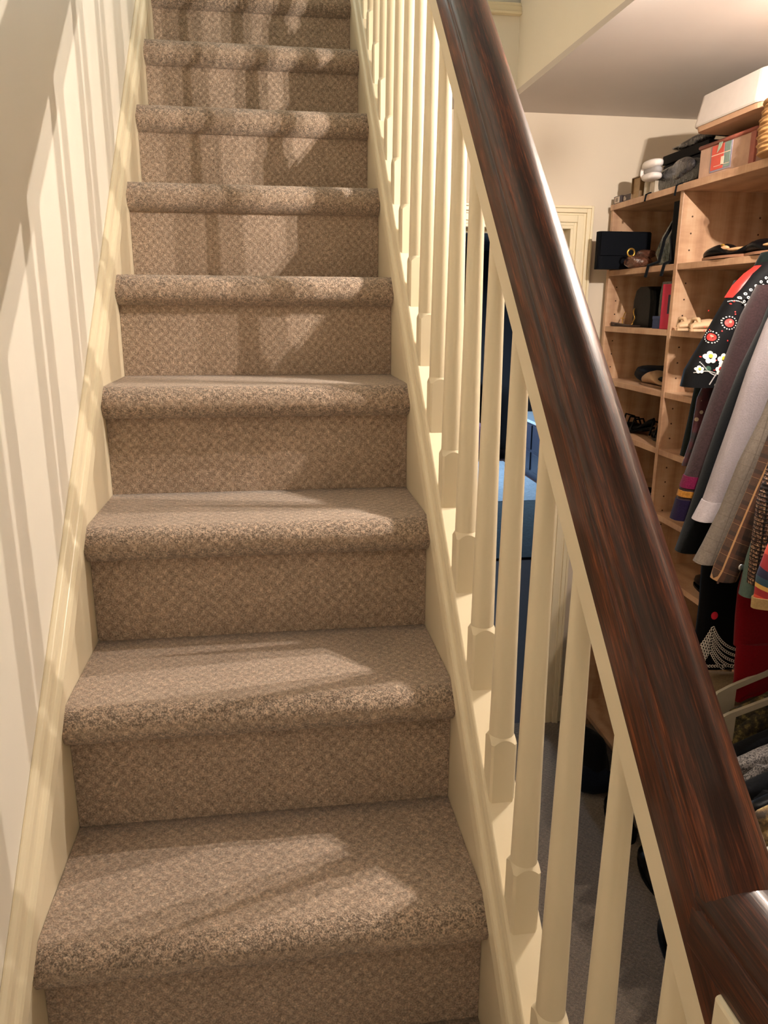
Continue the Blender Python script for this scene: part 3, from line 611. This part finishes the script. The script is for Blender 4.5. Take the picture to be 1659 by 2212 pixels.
SLV = {
 'dark_coat': (1.17, [(1.433,1.494,1.050),(1.392,1.447,0.946),(1.363,1.425,0.834),(1.352,1.408,0.719),(1.341,1.384,0.619)]),
 'floral': (1.09, [(1.408,1.478,1.053),(1.366,1.472,1.001),(1.338,1.456,0.948),(1.312,1.428,0.895),(1.283,1.397,0.841),(1.278,1.380,0.803)]),
 'purple': (1.03, [(1.403,1.471,1.035),(1.373,1.447,0.970),(1.338,1.419,0.845),(1.311,1.387,0.739),(1.284,1.362,0.629),(1.271,1.337,0.579),(1.254,1.312,0.494)]),
 'black': (0.97, [(1.408,1.474,1.029),(1.387,1.453,0.951),(1.345,1.424,0.850),(1.314,1.394,0.747),(1.288,1.363,0.641),(1.264,1.338,0.532),(1.240,1.301,0.432)]),
 'gray': (0.91, [(1.406,1.485,1.083),(1.354,1.443,0.952),(1.326,1.426,0.855),(1.304,1.392,0.755),(1.279,1.357,0.653),(1.259,1.329,0.569),(1.240,1.307,0.525)]),
 'taupe': (0.85, [(1.391,1.453,0.999),(1.361,1.424,0.859),(1.334,1.397,0.763),(1.294,1.359,0.665),(1.265,1.330,0.564),(1.232,1.292,0.481),(1.217,1.264,0.446)]),
 'plaid': (0.79, [(1.359,1.435,0.954),(1.342,1.423,0.846),(1.313,1.390,0.734),(1.284,1.355,0.628),(1.254,1.317,0.530),(1.230,1.285,0.454),(1.225,1.273,0.428)]),
 'teal': (0.745, [(1.316,1.385,0.868),(1.304,1.365,0.686),(1.286,1.353,0.571),(1.268,1.336,0.483),(1.263,1.321,0.407)]),
 'tweed': (0.70, [(1.271,1.357,0.828),(1.261,1.357,0.713),(1.244,1.343,0.622),(1.245,1.338,0.527),(1.248,1.320,0.449)]),
}
def garment(key, name, label, cat, mat, hem, d=0.024, cuffs=None, bodymat=None, sleeve=True, shoulder=1.08):
    y, rows = SLV[key]
    g = thing(name, label, cat, (1.62, y, 1.0), 'clothes on the upper rod')
    R2 = dens(rows); sl = MB(); sl.smooth = True; sl.rings(sect(R2, y, d, fold=0.0012, seed=len(key)))
    s = sl.build('sleeve', mat, g)
    xs = rows[0][0]+0.03
    br = [(1.55, 1.69, shoulder+0.045), (1.50, 1.74, shoulder+0.035), (xs+0.02, 1.82, shoulder), (xs+0.03, 1.825, shoulder-0.10), (xs+0.035, 1.82, (shoulder+hem)/2), (xs+0.02, 1.825, hem)]
    b = MB(); b.smooth = True; b.rings(sect(dens(br, 4), y+0.012, d*0.9, 40, 0.7, 0.0025, len(key)+3)); b.build('body', bodymat or mat, g)
    m = MB(); m.tube([(1.60, y+0.012, shoulder+0.04), (1.62, y+0.012, 1.11), (1.602, y+0.012, 1.128), (1.605, y+0.012, 1.149), (1.622, y+0.012, 1.152), (1.637, y+0.012, 1.138)], 0.002, 6); m.build('hanger_hook', STEEL, g, smooth=True)
    if cuffs:
        for nm, z0, z1, cm in cuffs:
            rr = [r for r in dens(rows, 12) if z0 >= r[2] >= z1]
            c = MB(); c.smooth = True; c.rings(sect([(a-0.0015, bb2+0.0015, z) for a, bb2, z in rr], y, d+0.0015, fold=0.0012, seed=len(key))); c.build(nm, cm, g)
    return g, s
DGREEN = cloth('dark_green_wool', (0.005, 0.008, 0.0075), 0.3)
garment('dark_coat', 'coat', 'dark green-black coat sleeve furthest back on the rod', 'coat', DGREEN, 0.45, 0.022)
# floral blouse
fy, frows = SLV['floral']
fl_g = thing('floral_blouse', 'black blouse printed with red jewels, white flowers and pearl chains', 'blouse', (1.62, fy, 1.0), 'clothes on the upper rod')
FBLK = plain('black_printed_silk', (0.004, 0.004, 0.005), 0.7, var=0.2)
PRED = plain('print_red', srgb(220, 44, 40), 0.5); PWH = plain('print_white', srgb(236, 230, 222), 0.5); PYE = plain('print_yellow', srgb(232, 200, 60), 0.5); PGR = plain('print_green', srgb(40, 74, 60), 0.5); PSI = plain('print_silver', srgb(190, 186, 186), 0.4)
FD = 0.036
sl = MB(); sl.smooth = True; sl.rings(sect(dens(frows), fy, FD, 24))
sl.smooth = False
def dsurf(rows, y, d, x, z, lift=0.0012): return (x, front_y(rows, y, d, x, z)-lift, z)
def disc(m, rows, y, d, x, z, r, mi, n=12, rz=None, lift=0.0012):
    m.cur = mi; rz = rz or r
    c = dsurf(rows, y, d, x, z, lift+0.0003); pts = [dsurf(rows, y, d, x+r*math.cos(2*math.pi*k/n), z+rz*math.sin(2*math.pi*k/n), lift) for k in range(n)]
    m.add([c]+pts, [(0, 1+k, 1+(k+1) % n) for k in range(n)]); m.cur = 0
def jewel(x, z, r):
    disc(sl, frows, fy, FD, x, z, r, 1, 14)
    disc(sl, frows, fy, FD, x+r*0.15, z+r*0.25, r*0.35, 6, 8, lift=0.002)
    for k in range(16): disc(sl, frows, fy, FD, x+r*1.5*math.cos(k*math.pi/8), z+r*1.5*math.sin(k*math.pi/8), r*0.17, 5, 6)
def flower(x, z, r, cm=3):
    for k in range(5): disc(sl, frows, fy, FD, x+r*0.7*math.cos(k*1.2566+0.4), z+r*0.7*math.sin(k*1.2566+0.4), r*0.48, 2, 10, lift=0.0012+0.0002*k)
    disc(sl, frows, fy, FD, x, z+r*0.3, r*0.38, cm, 8, lift=0.0028)
def chain(p0, p1, sag, n, r=0.0013, mi=5):
    for k in range(n+1):
        f = k/n; x = p0[0]+(p1[0]-p0[0])*f; z = p0[1]+(p1[1]-p0[1])*f-sag*math.sin(math.pi*f); disc(sl, frows, fy, FD, x, z, r, mi, 6)
jewel(1.360, 0.951, 0.0095); jewel(1.326, 0.919, 0.0088); jewel(1.405, 0.951, 0.0075); jewel(1.448, 0.975, 0.008)
flower(1.322, 0.873, 0.0125); flower(1.352, 0.868, 0.0125); flower(1.347, 0.845, 0.0105, 1); flower(1.300, 0.845, 0.008); flower(1.348, 0.808, 0.010); flower(1.365, 0.815, 0.010)
disc(sl, frows, fy, FD, 1.318, 0.847, 0.007, 4, 8)
chain((1.290, 0.838), (1.335, 0.838), -0.004, 18); chain((1.302, 0.862), (1.338, 0.832), 0.006, 18); chain((1.338, 0.835), (1.325, 0.812), 0.0, 8, 0.0018, 5); chain((1.36, 0.999), (1.405, 0.972), -0.012, 16)
rnd = random.Random(3)
for k in range(26):
    z = rnd.uniform(0.82, 1.0); x = rnd.uniform(1.30, 1.45)
    if front_y(frows, fy, FD, x, z) < fy-0.012: disc(sl, frows, fy, FD, x, z, 0.0016, 1, 6)
sl.build('sleeve', [FBLK, PRED, PWH, PYE, PGR, PSI, plain('print_pink', srgb(244, 130, 110), 0.5)], fl_g)
yk = [(1.448, 1.50, 1.088), (1.415, 1.500, 1.062), (1.390, 1.480, 1.030), (1.372, 1.455, 1.004)]
yo = MB(); yo.smooth = True; yo.rings(sect(dens(yk), fy-0.006, FD*0.9, 24)); yo.smooth = False
for i in range(9):
    for j in range(3):
        x = 1.380+i*0.0105+j*0.005; z = 1.003+i*0.0088-j*0.008+0.004
        disc(yo, yk, fy-0.006, FD*0.9, x, z, 0.0033, 1, 8); disc(yo, yk, fy-0.006, FD*0.9, x, z, 0.0015, 0, 6, lift=0.002)
yo.build('yoke', [FBLK, PWH], fl_g)
lin = [(1.436, 1.468, 1.080), (1.410, 1.450, 1.062), (1.385, 1.424, 1.036), (1.370, 1.392, 1.008)]
m = MB(); m.smooth = True; m.rings(sect(dens(lin), fy+0.006, 0.022, 16)); m.build('red_lining', plain('red_silk', srgb(224, 38, 34), 0.45), fl_g)
FB2 = NT('dark_floral_print'); vr = FB2.n('ShaderNodeTexVoronoi', i_Scale=42.0); FB2.l(FB2.obj(), vr.inputs['Vector'])
FB2.color(FB2.mix(FB2.math('LESS_THAN', vr.outputs['Distance'], 0.22), FB2.ramp(FB2.noise(30, 2), [(0.45, (0.010, 0.009, 0.013)), (0.6, (0.05, 0.006, 0.014))]), srgb(168, 150, 132))); FB2.set(Roughness=0.7)
bd = [(1.419,1.514,1.012),(1.376,1.51,0.882),(1.336,1.452,0.771),(1.330,1.416,0.669),(1.315,1.387,0.605)]
m = MB(); m.smooth = True; m.rings(sect(dens([(a, 1.80, z) for a, b, z in bd]), fy+0.028, 0.014, 40, 0.6, 0.002, 4)); m.build('body', FB2.m, fl_g)
MAG = cloth('magenta_weave', srgb(96, 20, 54), 0.3, 300); MUS = cloth('mustard_knit', srgb(148, 100, 40), 0.3, 160); PUR = cloth('deep_purple_cloth', srgb(24, 15, 42), 0.3)
garment('purple', 'coat', 'brown-purple felt coat with magenta, mustard and purple banded cuff', 'coat', cloth('brown_purple_felt', srgb(50, 36, 38), 0.35, 260, sheen=0.5), 0.55, 0.026,
        [('magenta_band', 0.600, 0.566, MAG), ('mustard_band', 0.567, 0.545, MUS), ('purple_cuff', 0.546, 0.494, PUR)])
garment('black', 'jacket', 'plain black jacket hanging behind the light grey sweatshirt', 'jacket', cloth('black_wool', srgb(14, 16, 19), 0.3, sheen=0.3), 0.47, 0.026)
GR = cloth('heather_grey_jersey', srgb(140, 131, 135), 0.12, 320)
garment('gray', 'sweatshirt', 'light heather grey sweatshirt with ribbed cuff', 'sweatshirt', GR, 0.55, 0.027, [('cuff', 0.569, 0.525, cloth('grey_rib', srgb(156, 147, 151), 0.12, 200))])
def check(name, base, line, p, wv, wh, colors=None, thin=None):
    t = NT(name); sep = t.n('ShaderNodeSeparateXYZ'); t.l(t.obj(), sep.inputs[0])
    u = t.math('ADD', sep.outputs[0], t.math('MULTIPLY', sep.outputs[2], -0.31)); v = t.math('ADD', sep.outputs[2], t.math('MULTIPLY', sep.outputs[0], 0.35))
    su = t.math('FRACT', t.math('MULTIPLY', u, 1/p)); sv = t.math('FRACT', t.math('MULTIPLY', v, 1/p))
    c = t.ramp(t.noise(200, 2), [(0.3, tuple(q*0.8 for q in base)), (0.7, tuple(q*1.15 for q in base))])
    if colors:
        for f, s, a, b in ((0.55, su, colors[0], 0.5), (0.8, sv, colors[0], 0.5), (0.5, su, colors[1], 0.22), (0.5, sv, colors[1], 0.25)):
            c = t.mix(t.math('MULTIPLY', t.math('LESS_THAN', s, b), f), c, a)
    c = t.mix(t.math('MULTIPLY', t.math('GREATER_THAN', su, 1-wv), 0.8), c, line); c = t.mix(t.math('MULTIPLY', t.math('GREATER_THAN', sv, 1-wh), 0.55), c, line)
    if thin: c = t.mix(t.math('MULTIPLY', t.math('LESS_THAN', t.math('ABSOLUTE', t.math('SUBTRACT', su, 0.45)), 0.03), 0.8), c, thin)
    t.color(c); t.bump(t.noise(300, 2), 0.4, 0.001); t.set(Roughness=0.95); return t.m
garment('taupe', 'jacket', 'taupe check jacket between grey sweatshirt and brown plaid shirt', 'jacket', check('taupe_check', srgb(100, 90, 82), srgb(76, 66, 58), 0.030, 0.05, 0.05), 0.47, 0.025)
g, s = garment('plaid', 'shirt', 'brown plaid shirt with cream stripes and a metal cuff button', 'shirt', check('brown_plaid', srgb(66, 43, 30), srgb(170, 128, 86), 0.036, 0.055, 0.02, (srgb(36, 23, 20), srgb(84, 50, 32))), 0.47, 0.026)
m = MB(); m.blob((1.268, 0.763, 0.462), (0.0075, 0.004, 0.0075), 0, 12, 8); m.build('button', STEEL, g, smooth=True)
garment('teal', 'shirt', 'grey-teal shirt edge showing between plaid shirt and tweed jacket', 'shirt', cloth('grey_teal_cotton', srgb(82, 100, 96), 0.15), 0.44, 0.022, shoulder=1.0)
TW = NT('tweed'); c0 = TW.ramp(TW.noise(260, 2, 0.7), [(0.33, srgb(44, 28, 30)), (0.47, srgb(110, 78, 66)), (0.55, srgb(150, 120, 96)), (0.66, srgb(226, 198, 150))], 'CONSTANT')
sp = TW.n('ShaderNodeSeparateXYZ'); TW.l(TW.obj(), sp.inputs[0]); gx = TW.math('SINE', TW.math('MULTIPLY', sp.outputs[0], 760)); gz = TW.math('SINE', TW.math('MULTIPLY', sp.outputs[2], 760))
TW.color(TW.mix(TW.math('GREATER_THAN', TW.math('MAXIMUM', gx, gz), 0.55), c0, srgb(70, 40, 40), 'MULTIPLY')); TW.bump(TW.math('ADD', gx, gz), 0.6, 0.002); TW.set(Roughness=1.0)
g, s = garment('tweed', 'jacket', 'chunky brown and cream tweed jacket nearest the picture edge', 'jacket', TW.m, 0.44, 0.028, shoulder=1.0)
# printed scarf
pr = NT('striped_print'); sp = pr.n('ShaderNodeSeparateXYZ'); pr.l(pr.obj(), sp.inputs[0]); dd = pr.math('FRACT', pr.math('ADD', pr.math('MULTIPLY', pr.math('ADD', pr.math('MULTIPLY', sp.outputs[0], 0.6), sp.outputs[2]), 9.0), pr.math('MULTIPLY', pr.noise(8, 2), 0.5)))
pr.color(pr.ramp(dd, [(0.0, srgb(22, 26, 60)), (0.18, srgb(140, 28, 38)), (0.42, srgb(200, 70, 52)), (0.62, srgb(150, 30, 40)), (0.78, srgb(214, 170, 90)), (0.86, srgb(40, 70, 90))], 'CONSTANT')); pr.set(Roughness=0.6)
t = thing('scarf', 'red, blue and gold printed silk scarf in front of the tweed jacket', 'scarf', (1.33, 0.66, 0.9))
m = MB(); m.smooth = True; m.rings(sect(dens([(1.30, 1.40, 0.72), (1.259, 1.39, 0.595), (1.243, 1.38, 0.540), (1.229, 1.37, 0.484), (1.230, 1.375, 0.436)], 4), 0.655, 0.016, 30, 0.7, 0.003, 8)); m.build('drape', pr.m, t)
m = MB(); m.smooth = True; m.rings(sect([(1.226, 1.380, 0.440), (1.227, 1.380, 0.418)], 0.655, 0.018, 30, 0.7, 0.003, 8)); m.build('hem', cloth('cream_hem', srgb(168, 142, 100), 0.2), t)
# red garment and black skirt
t = thing('red_dress', 'crimson dress hanging below the printed scarf', 'dress', (1.40, 0.80, 0.42), 'clothes on the upper rod')
CRIM = cloth('crimson_crepe', srgb(96, 5, 15), 0.15)
m = MB(); m.smooth = True; m.rings(sect(dens([(1.303, 1.55, 0.47), (1.294, 1.56, 0.40), (1.297, 1.58, 0.333), (1.303, 1.60, 0.265)], 4), 0.80, 0.022, 36, 0.7, 0.004, 2)); m.build('upper_panel', CRIM, t)
m = MB(); m.smooth = True; m.rings(sect(dens([(1.305, 1.60, 0.275), (1.306, 1.60, 0.232), (1.310, 1.60, 0.185), (1.309, 1.345, 0.150), (1.309, 1.318, 0.140)], 4), 0.795, 0.020, 36, 0.7, 0.004, 5)); m.build('lower_panel', CRIM, t)
sk_t = thing('black_skirt', 'black skirt with white chain embroidery along the hem', 'skirt', (1.37, 0.93, 0.45), 'clothes on the upper rod')
srows = [(1.290, 1.62, 0.475), (1.284, 1.63, 0.430), (1.290, 1.64, 0.314), (1.290, 1.65, 0.231), (1.290, 1.66, 0.150)]
sd = 0.024; m = MB(); m.smooth = True; m.rings(sect(dens(srows, 4), 0.93, sd, 40, 0.6)); m.smooth = False
def sdisc(x, z, r, mi, n=8, rz=None, lift=0.0012):
    m.cur = mi; rz = rz or r
    f = lambda x, z, l: (x, front_y(srows, 0.93, sd, x, z, 0.6)-l, z)
    m.add([f(x, z, lift+0.0002)]+[f(x+r*math.cos(2*math.pi*k/n), z+rz*math.sin(2*math.pi*k/n), lift) for k in range(n)], [(0, 1+k, 1+(k+1) % n) for k in range(n)]); m.cur = 0
def hem_z(x, lvl):   # scalloped rows
    u = (x-1.318)/0.11
    return 0.262-lvl*0.0150 - (0.070*(1-math.exp(-3.4*u)) if u > 0 else 0.26*(-u))
for lvl in range(5):
    x = 1.293
    while x < 1.43:
        z = hem_z(x, lvl)
        if 0.153 < z < 0.28:
            sdisc(x, z, 0.0034, 1, 8, 0.0042); sdisc(x, z, 0.0017, 0, 6, 0.0026, 0.002)
        x += 0.0058/math.sqrt(1+min(3, ((hem_z(x+0.002, lvl)-z)/0.002)**2))
for k in range(24): sdisc(1.294+k*0.0068, 0.161, 0.0034, 1, 8, 0.0042); sdisc(1.294+k*0.0068, 0.161, 0.0017, 0, 6, 0.0026, 0.002)
sdisc(1.318, 0.290, 0.008, 2, 12, 0.010)
for x, z, r in ((1.325, 0.405, 0.0035), (1.316, 0.372, 0.003), (1.36, 0.385, 0.003), (1.385, 0.300, 0.009), (1.398, 0.312, 0.008), (1.378, 0.314, 0.006)): sdisc(x, z, r, 3, 8)
m.build('skirt', [plain('black_crepe', (0.003, 0.003, 0.004), 0.9), PWH, plain('print_rose', srgb(206, 30, 56), 0.6), plain('print_taupe', srgb(170, 140, 124), 0.6)], sk_t)
m = MB(); m.smooth = True; m.rings(sect([(1.30, 1.61, 0.505), (1.288, 1.62, 0.472)], 0.93, sd+0.002, 40, 0.6)); m.build('waistband', BLACK, sk_t)
t = thing('folded_cloth', 'pale cream folded cloth under the black skirt hem', 'cloth', (1.36, 0.90, 0.07))
m = MB()
m.blob((1.37, 0.935, 0.085), (0.10, 0.05, 0.038), 0.2, 30, 14, 71, 0.8); m.build('fold', cloth('ecru_cloth', srgb(150, 128, 100), 0.2), t, smooth=True)
# lower rod: white hangers and dark garments
HANG = plain('white_hanger_plastic', srgb(150, 142, 126), 0.45, var=0.04)
def hanger(y, x0, z, lab):
    g = thing('clothes_hanger', lab, 'hanger', (1.62, y, z), 'white hangers on the lower rod')
    m = MB(); pts = [(x0, y, z-0.075), (x0-0.001, y, z-0.045), (x0+0.012, y, z-0.02), (x0+0.04, y, z-0.006), (1.50, y, z+0.075), (1.62, y, z+0.105)]
    m.rings([[(p[0], p[1]-0.004, p[2]+0.007), (p[0], p[1]+0.004, p[2]+0.007), (p[0], p[1]+0.004, p[2]-0.007), (p[0], p[1]-0.004, p[2]-0.007)] for p in pts]); m.build('arm', HANG, g, bevel=0.002)
    m = MB(); m.rings([[(x, y-0.003, zz) for x, zz in q] for q in ([(x0-0.004, z-0.072), (x0+0.055, z-0.066), (x0+0.055, z-0.004), (x0+0.012, z-0.018)],)]+[[(x, y+0.003, zz) for x, zz in [(x0-0.004, z-0.072), (x0+0.055, z-0.066), (x0+0.055, z-0.004), (x0+0.012, z-0.018)]]]); m.build('shoulder_plate', HANG, g, bevel=0.001)
    m = MB(); m.tube([(1.62, y, z+0.10), (1.62, y, z+0.14), (1.605, y, z+0.16), (1.62, y, z+0.175), (1.637, y, z+0.16)], 0.003, 6); m.build('hook', STEEL, g, smooth=True)
hanger(0.775, 1.247, 0.182, 'white plastic hanger, upper of the two under the red dress')
hanger(0.715, 1.212, 0.152, 'white plastic hanger, lower of the two under the red dress')
OLV = NT('olive_print'); OLV.color(OLV.ramp(OLV.noise(60, 4, 0.7), [(0.38, (0.010, 0.010, 0.008)), (0.52, srgb(60, 52, 28)), (0.66, srgb(120, 104, 60))])); OLV.set(Roughness=0.9)
SPK = NT('silver_fleck_knit'); SPK.color(SPK.ramp(SPK.noise(300, 2, 0.8), [(0.42, srgb(34, 32, 34)), (0.58, srgb(110, 104, 102))])); SPK.set(Roughness=0.8)
LEO = NT('brown_gold_print'); LEO.color(LEO.ramp(LEO.noise(46, 4, 0.7), [(0.4, srgb(48, 36, 26)), (0.52, srgb(110, 86, 54)), (0.64, srgb(176, 150, 96))])); LEO.set(Roughness=0.8)
SAT = plain('ivory_satin', srgb(176, 164, 140), 0.4)
for i, (y, x0, zt, zb, mt, lab) in enumerate((
    (0.76, 1.275, 0.125, -0.45, OLV.m, 'olive printed blouse on the lower rod below the white hangers'),
    (0.66, 1.222, 0.105, -0.50, BLACK, 'black knit top hanging on the lower rod in front of the olive blouse'),
    (0.60, 1.182, 0.112, -0.50, SPK.m, 'dark cardigan with silver fleck on the lower rod'),
    (0.54, 1.158, 0.098, -0.55, BLACK, 'black dress hanging in front of the fleck cardigan'),
    (0.47, 1.132, 0.112, -0.55, BLACKL, 'shiny black jacket hanging low on the lower rod'),
    (0.40, 1.096, 0.150, -0.60, LEO.m, 'brown and gold patterned blouse low at the picture edge'),
    (0.34, 1.078, 0.125, -0.60, SAT, 'ivory satin blouse lowest at the picture edge'))):
    g = thing('hanging_top', lab, 'clothing', (1.45, y, zt), 'clothes on the lower rod')
    rows = [(1.50, 1.70, zt+0.10), (x0+0.06, 1.78, zt+0.02), (x0+0.012, 1.80, zt), (x0, 1.80, zt-0.03), (x0+0.005, 1.80, zt-0.14), (x0+0.02, 1.80, zb)]
    m = MB(); m.smooth = True; m.rings(sect(dens(rows, 4), y, 0.026, 44, 0.65, 0.003, i)); m.build('body', mt, g)
    m = MB(); m.smooth = True; m.rings(sect(dens([(x0+0.05, x0+0.12, zt+0.005), (x0+0.015, x0+0.085, zt-0.03), (x0+0.002, x0+0.07, zt-0.15), (x0-0.005, x0+0.055, zt-0.32)], 4), y-0.012, 0.022, 20, 0.75, 0.001, i+5)); m.build('sleeve', mt, g)

# ================================================================== CLOSET FLOOR THINGS
t = thing('duffel_bag', 'black cloth duffel bag slumped on the closet floor by the shelves', 'bag', (1.455, 1.79, FLOOR))
m = MB(); m.blob((1.455, 1.80, FLOOR+0.085), (0.075, 0.125, 0.095), 0.25, 32, 18, 81, 0.85, FLOOR+0.001); m.build('body', BLACK, t, smooth=True)
m = MB(); m.blob((1.435, 1.70, FLOOR+0.055), (0.065, 0.055, 0.055), 0.25, 28, 14, 84, 0.9, FLOOR+0.001); m.build('pocket', NAVY, t, smooth=True)
for c, a, lab in (((1.425, 1.52, FLOOR), 85, 'black shoe on the floor just in front of the duffel bag'), ((1.42, 1.25, FLOOR), 85, 'black shoe on the floor midway along the shelves'), ((1.34, 0.96, FLOOR), 85, 'black shoe on the floor nearest the newel post')):
    t = thing('shoe', lab, 'shoe', c, 'black shoes on the closet floor'); shoe(t, BLACKL, (c[0]+0.03, c[1], c[2]+0.001), 0.23, 0.042, 0.06, math.radians(a), sole=BLACK)
t = thing('board', 'dark purple board leaning at the corner beside the door casing', 'board', (1.512, 2.17, FLOOR))
bx(1.497, 1.532, 2.165, 2.186, FLOOR, FLOOR+0.38).build('panel', plain('plum_board', srgb(58, 38, 52), 0.5), t, bevel=0.002)

# ================================================================== ROOM BEYOND
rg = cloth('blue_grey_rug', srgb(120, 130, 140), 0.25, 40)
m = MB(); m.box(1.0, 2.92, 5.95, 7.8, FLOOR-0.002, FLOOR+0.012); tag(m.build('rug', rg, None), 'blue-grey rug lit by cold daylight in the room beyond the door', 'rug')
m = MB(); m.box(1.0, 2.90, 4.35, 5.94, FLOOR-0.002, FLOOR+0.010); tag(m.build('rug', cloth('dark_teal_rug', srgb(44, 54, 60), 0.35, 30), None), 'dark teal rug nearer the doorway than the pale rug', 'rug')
ch = thing('chest', 'dark blue chest of drawers seen through the doorway', 'chest', (3.15, 6.3, FLOOR))
CH = plain('dark_blue_lacquer', srgb(34, 38, 50), 0.4)
bx(2.96, 3.45, 4.9, 7.6, FLOOR, -0.165).build('body', CH, ch, bevel=0.006)
bx(2.93, 3.47, 4.87, 7.63, -0.165, -0.135).build('top', plain('pale_chest_top', srgb(150, 160, 170), 0.3), ch, bevel=0.004)
for yy in (5.0, 5.65, 6.3, 6.95):
    dr = bx(2.945, 2.962, yy, yy+0.57, -0.66, -0.47).build('drawer', CH, ch, bevel=0.004)
    bx(2.93, 2.946, yy+0.22, yy+0.35, -0.57, -0.555).build('handle', STEEL, dr)
    dr = bx(2.945, 2.962, yy, yy+0.57, -0.44, -0.19).build('drawer', CH, ch, bevel=0.004)
    bx(2.93, 2.946, yy+0.22, yy+0.35, -0.32, -0.305).build('handle', STEEL, dr)
sf = thing('armchair', 'plum armchair in shadow behind the rug', 'chair', (2.3, 8.1, FLOOR))
PLM = cloth('plum_upholstery', srgb(92, 60, 78), 0.2)
bx(1.9, 2.75, 7.9, 8.5, FLOOR+0.1, -0.33).build('seat', PLM, sf, bevel=0.04)
bx(1.9, 2.75, 8.35, 8.55, -0.35, 0.15).build('backrest', PLM, sf, bevel=0.04)
for xx in (1.95, 2.68): bx(xx, xx+0.04, 7.95, 7.99, FLOOR, FLOOR+0.1).build('leg', BLACKL, sf)
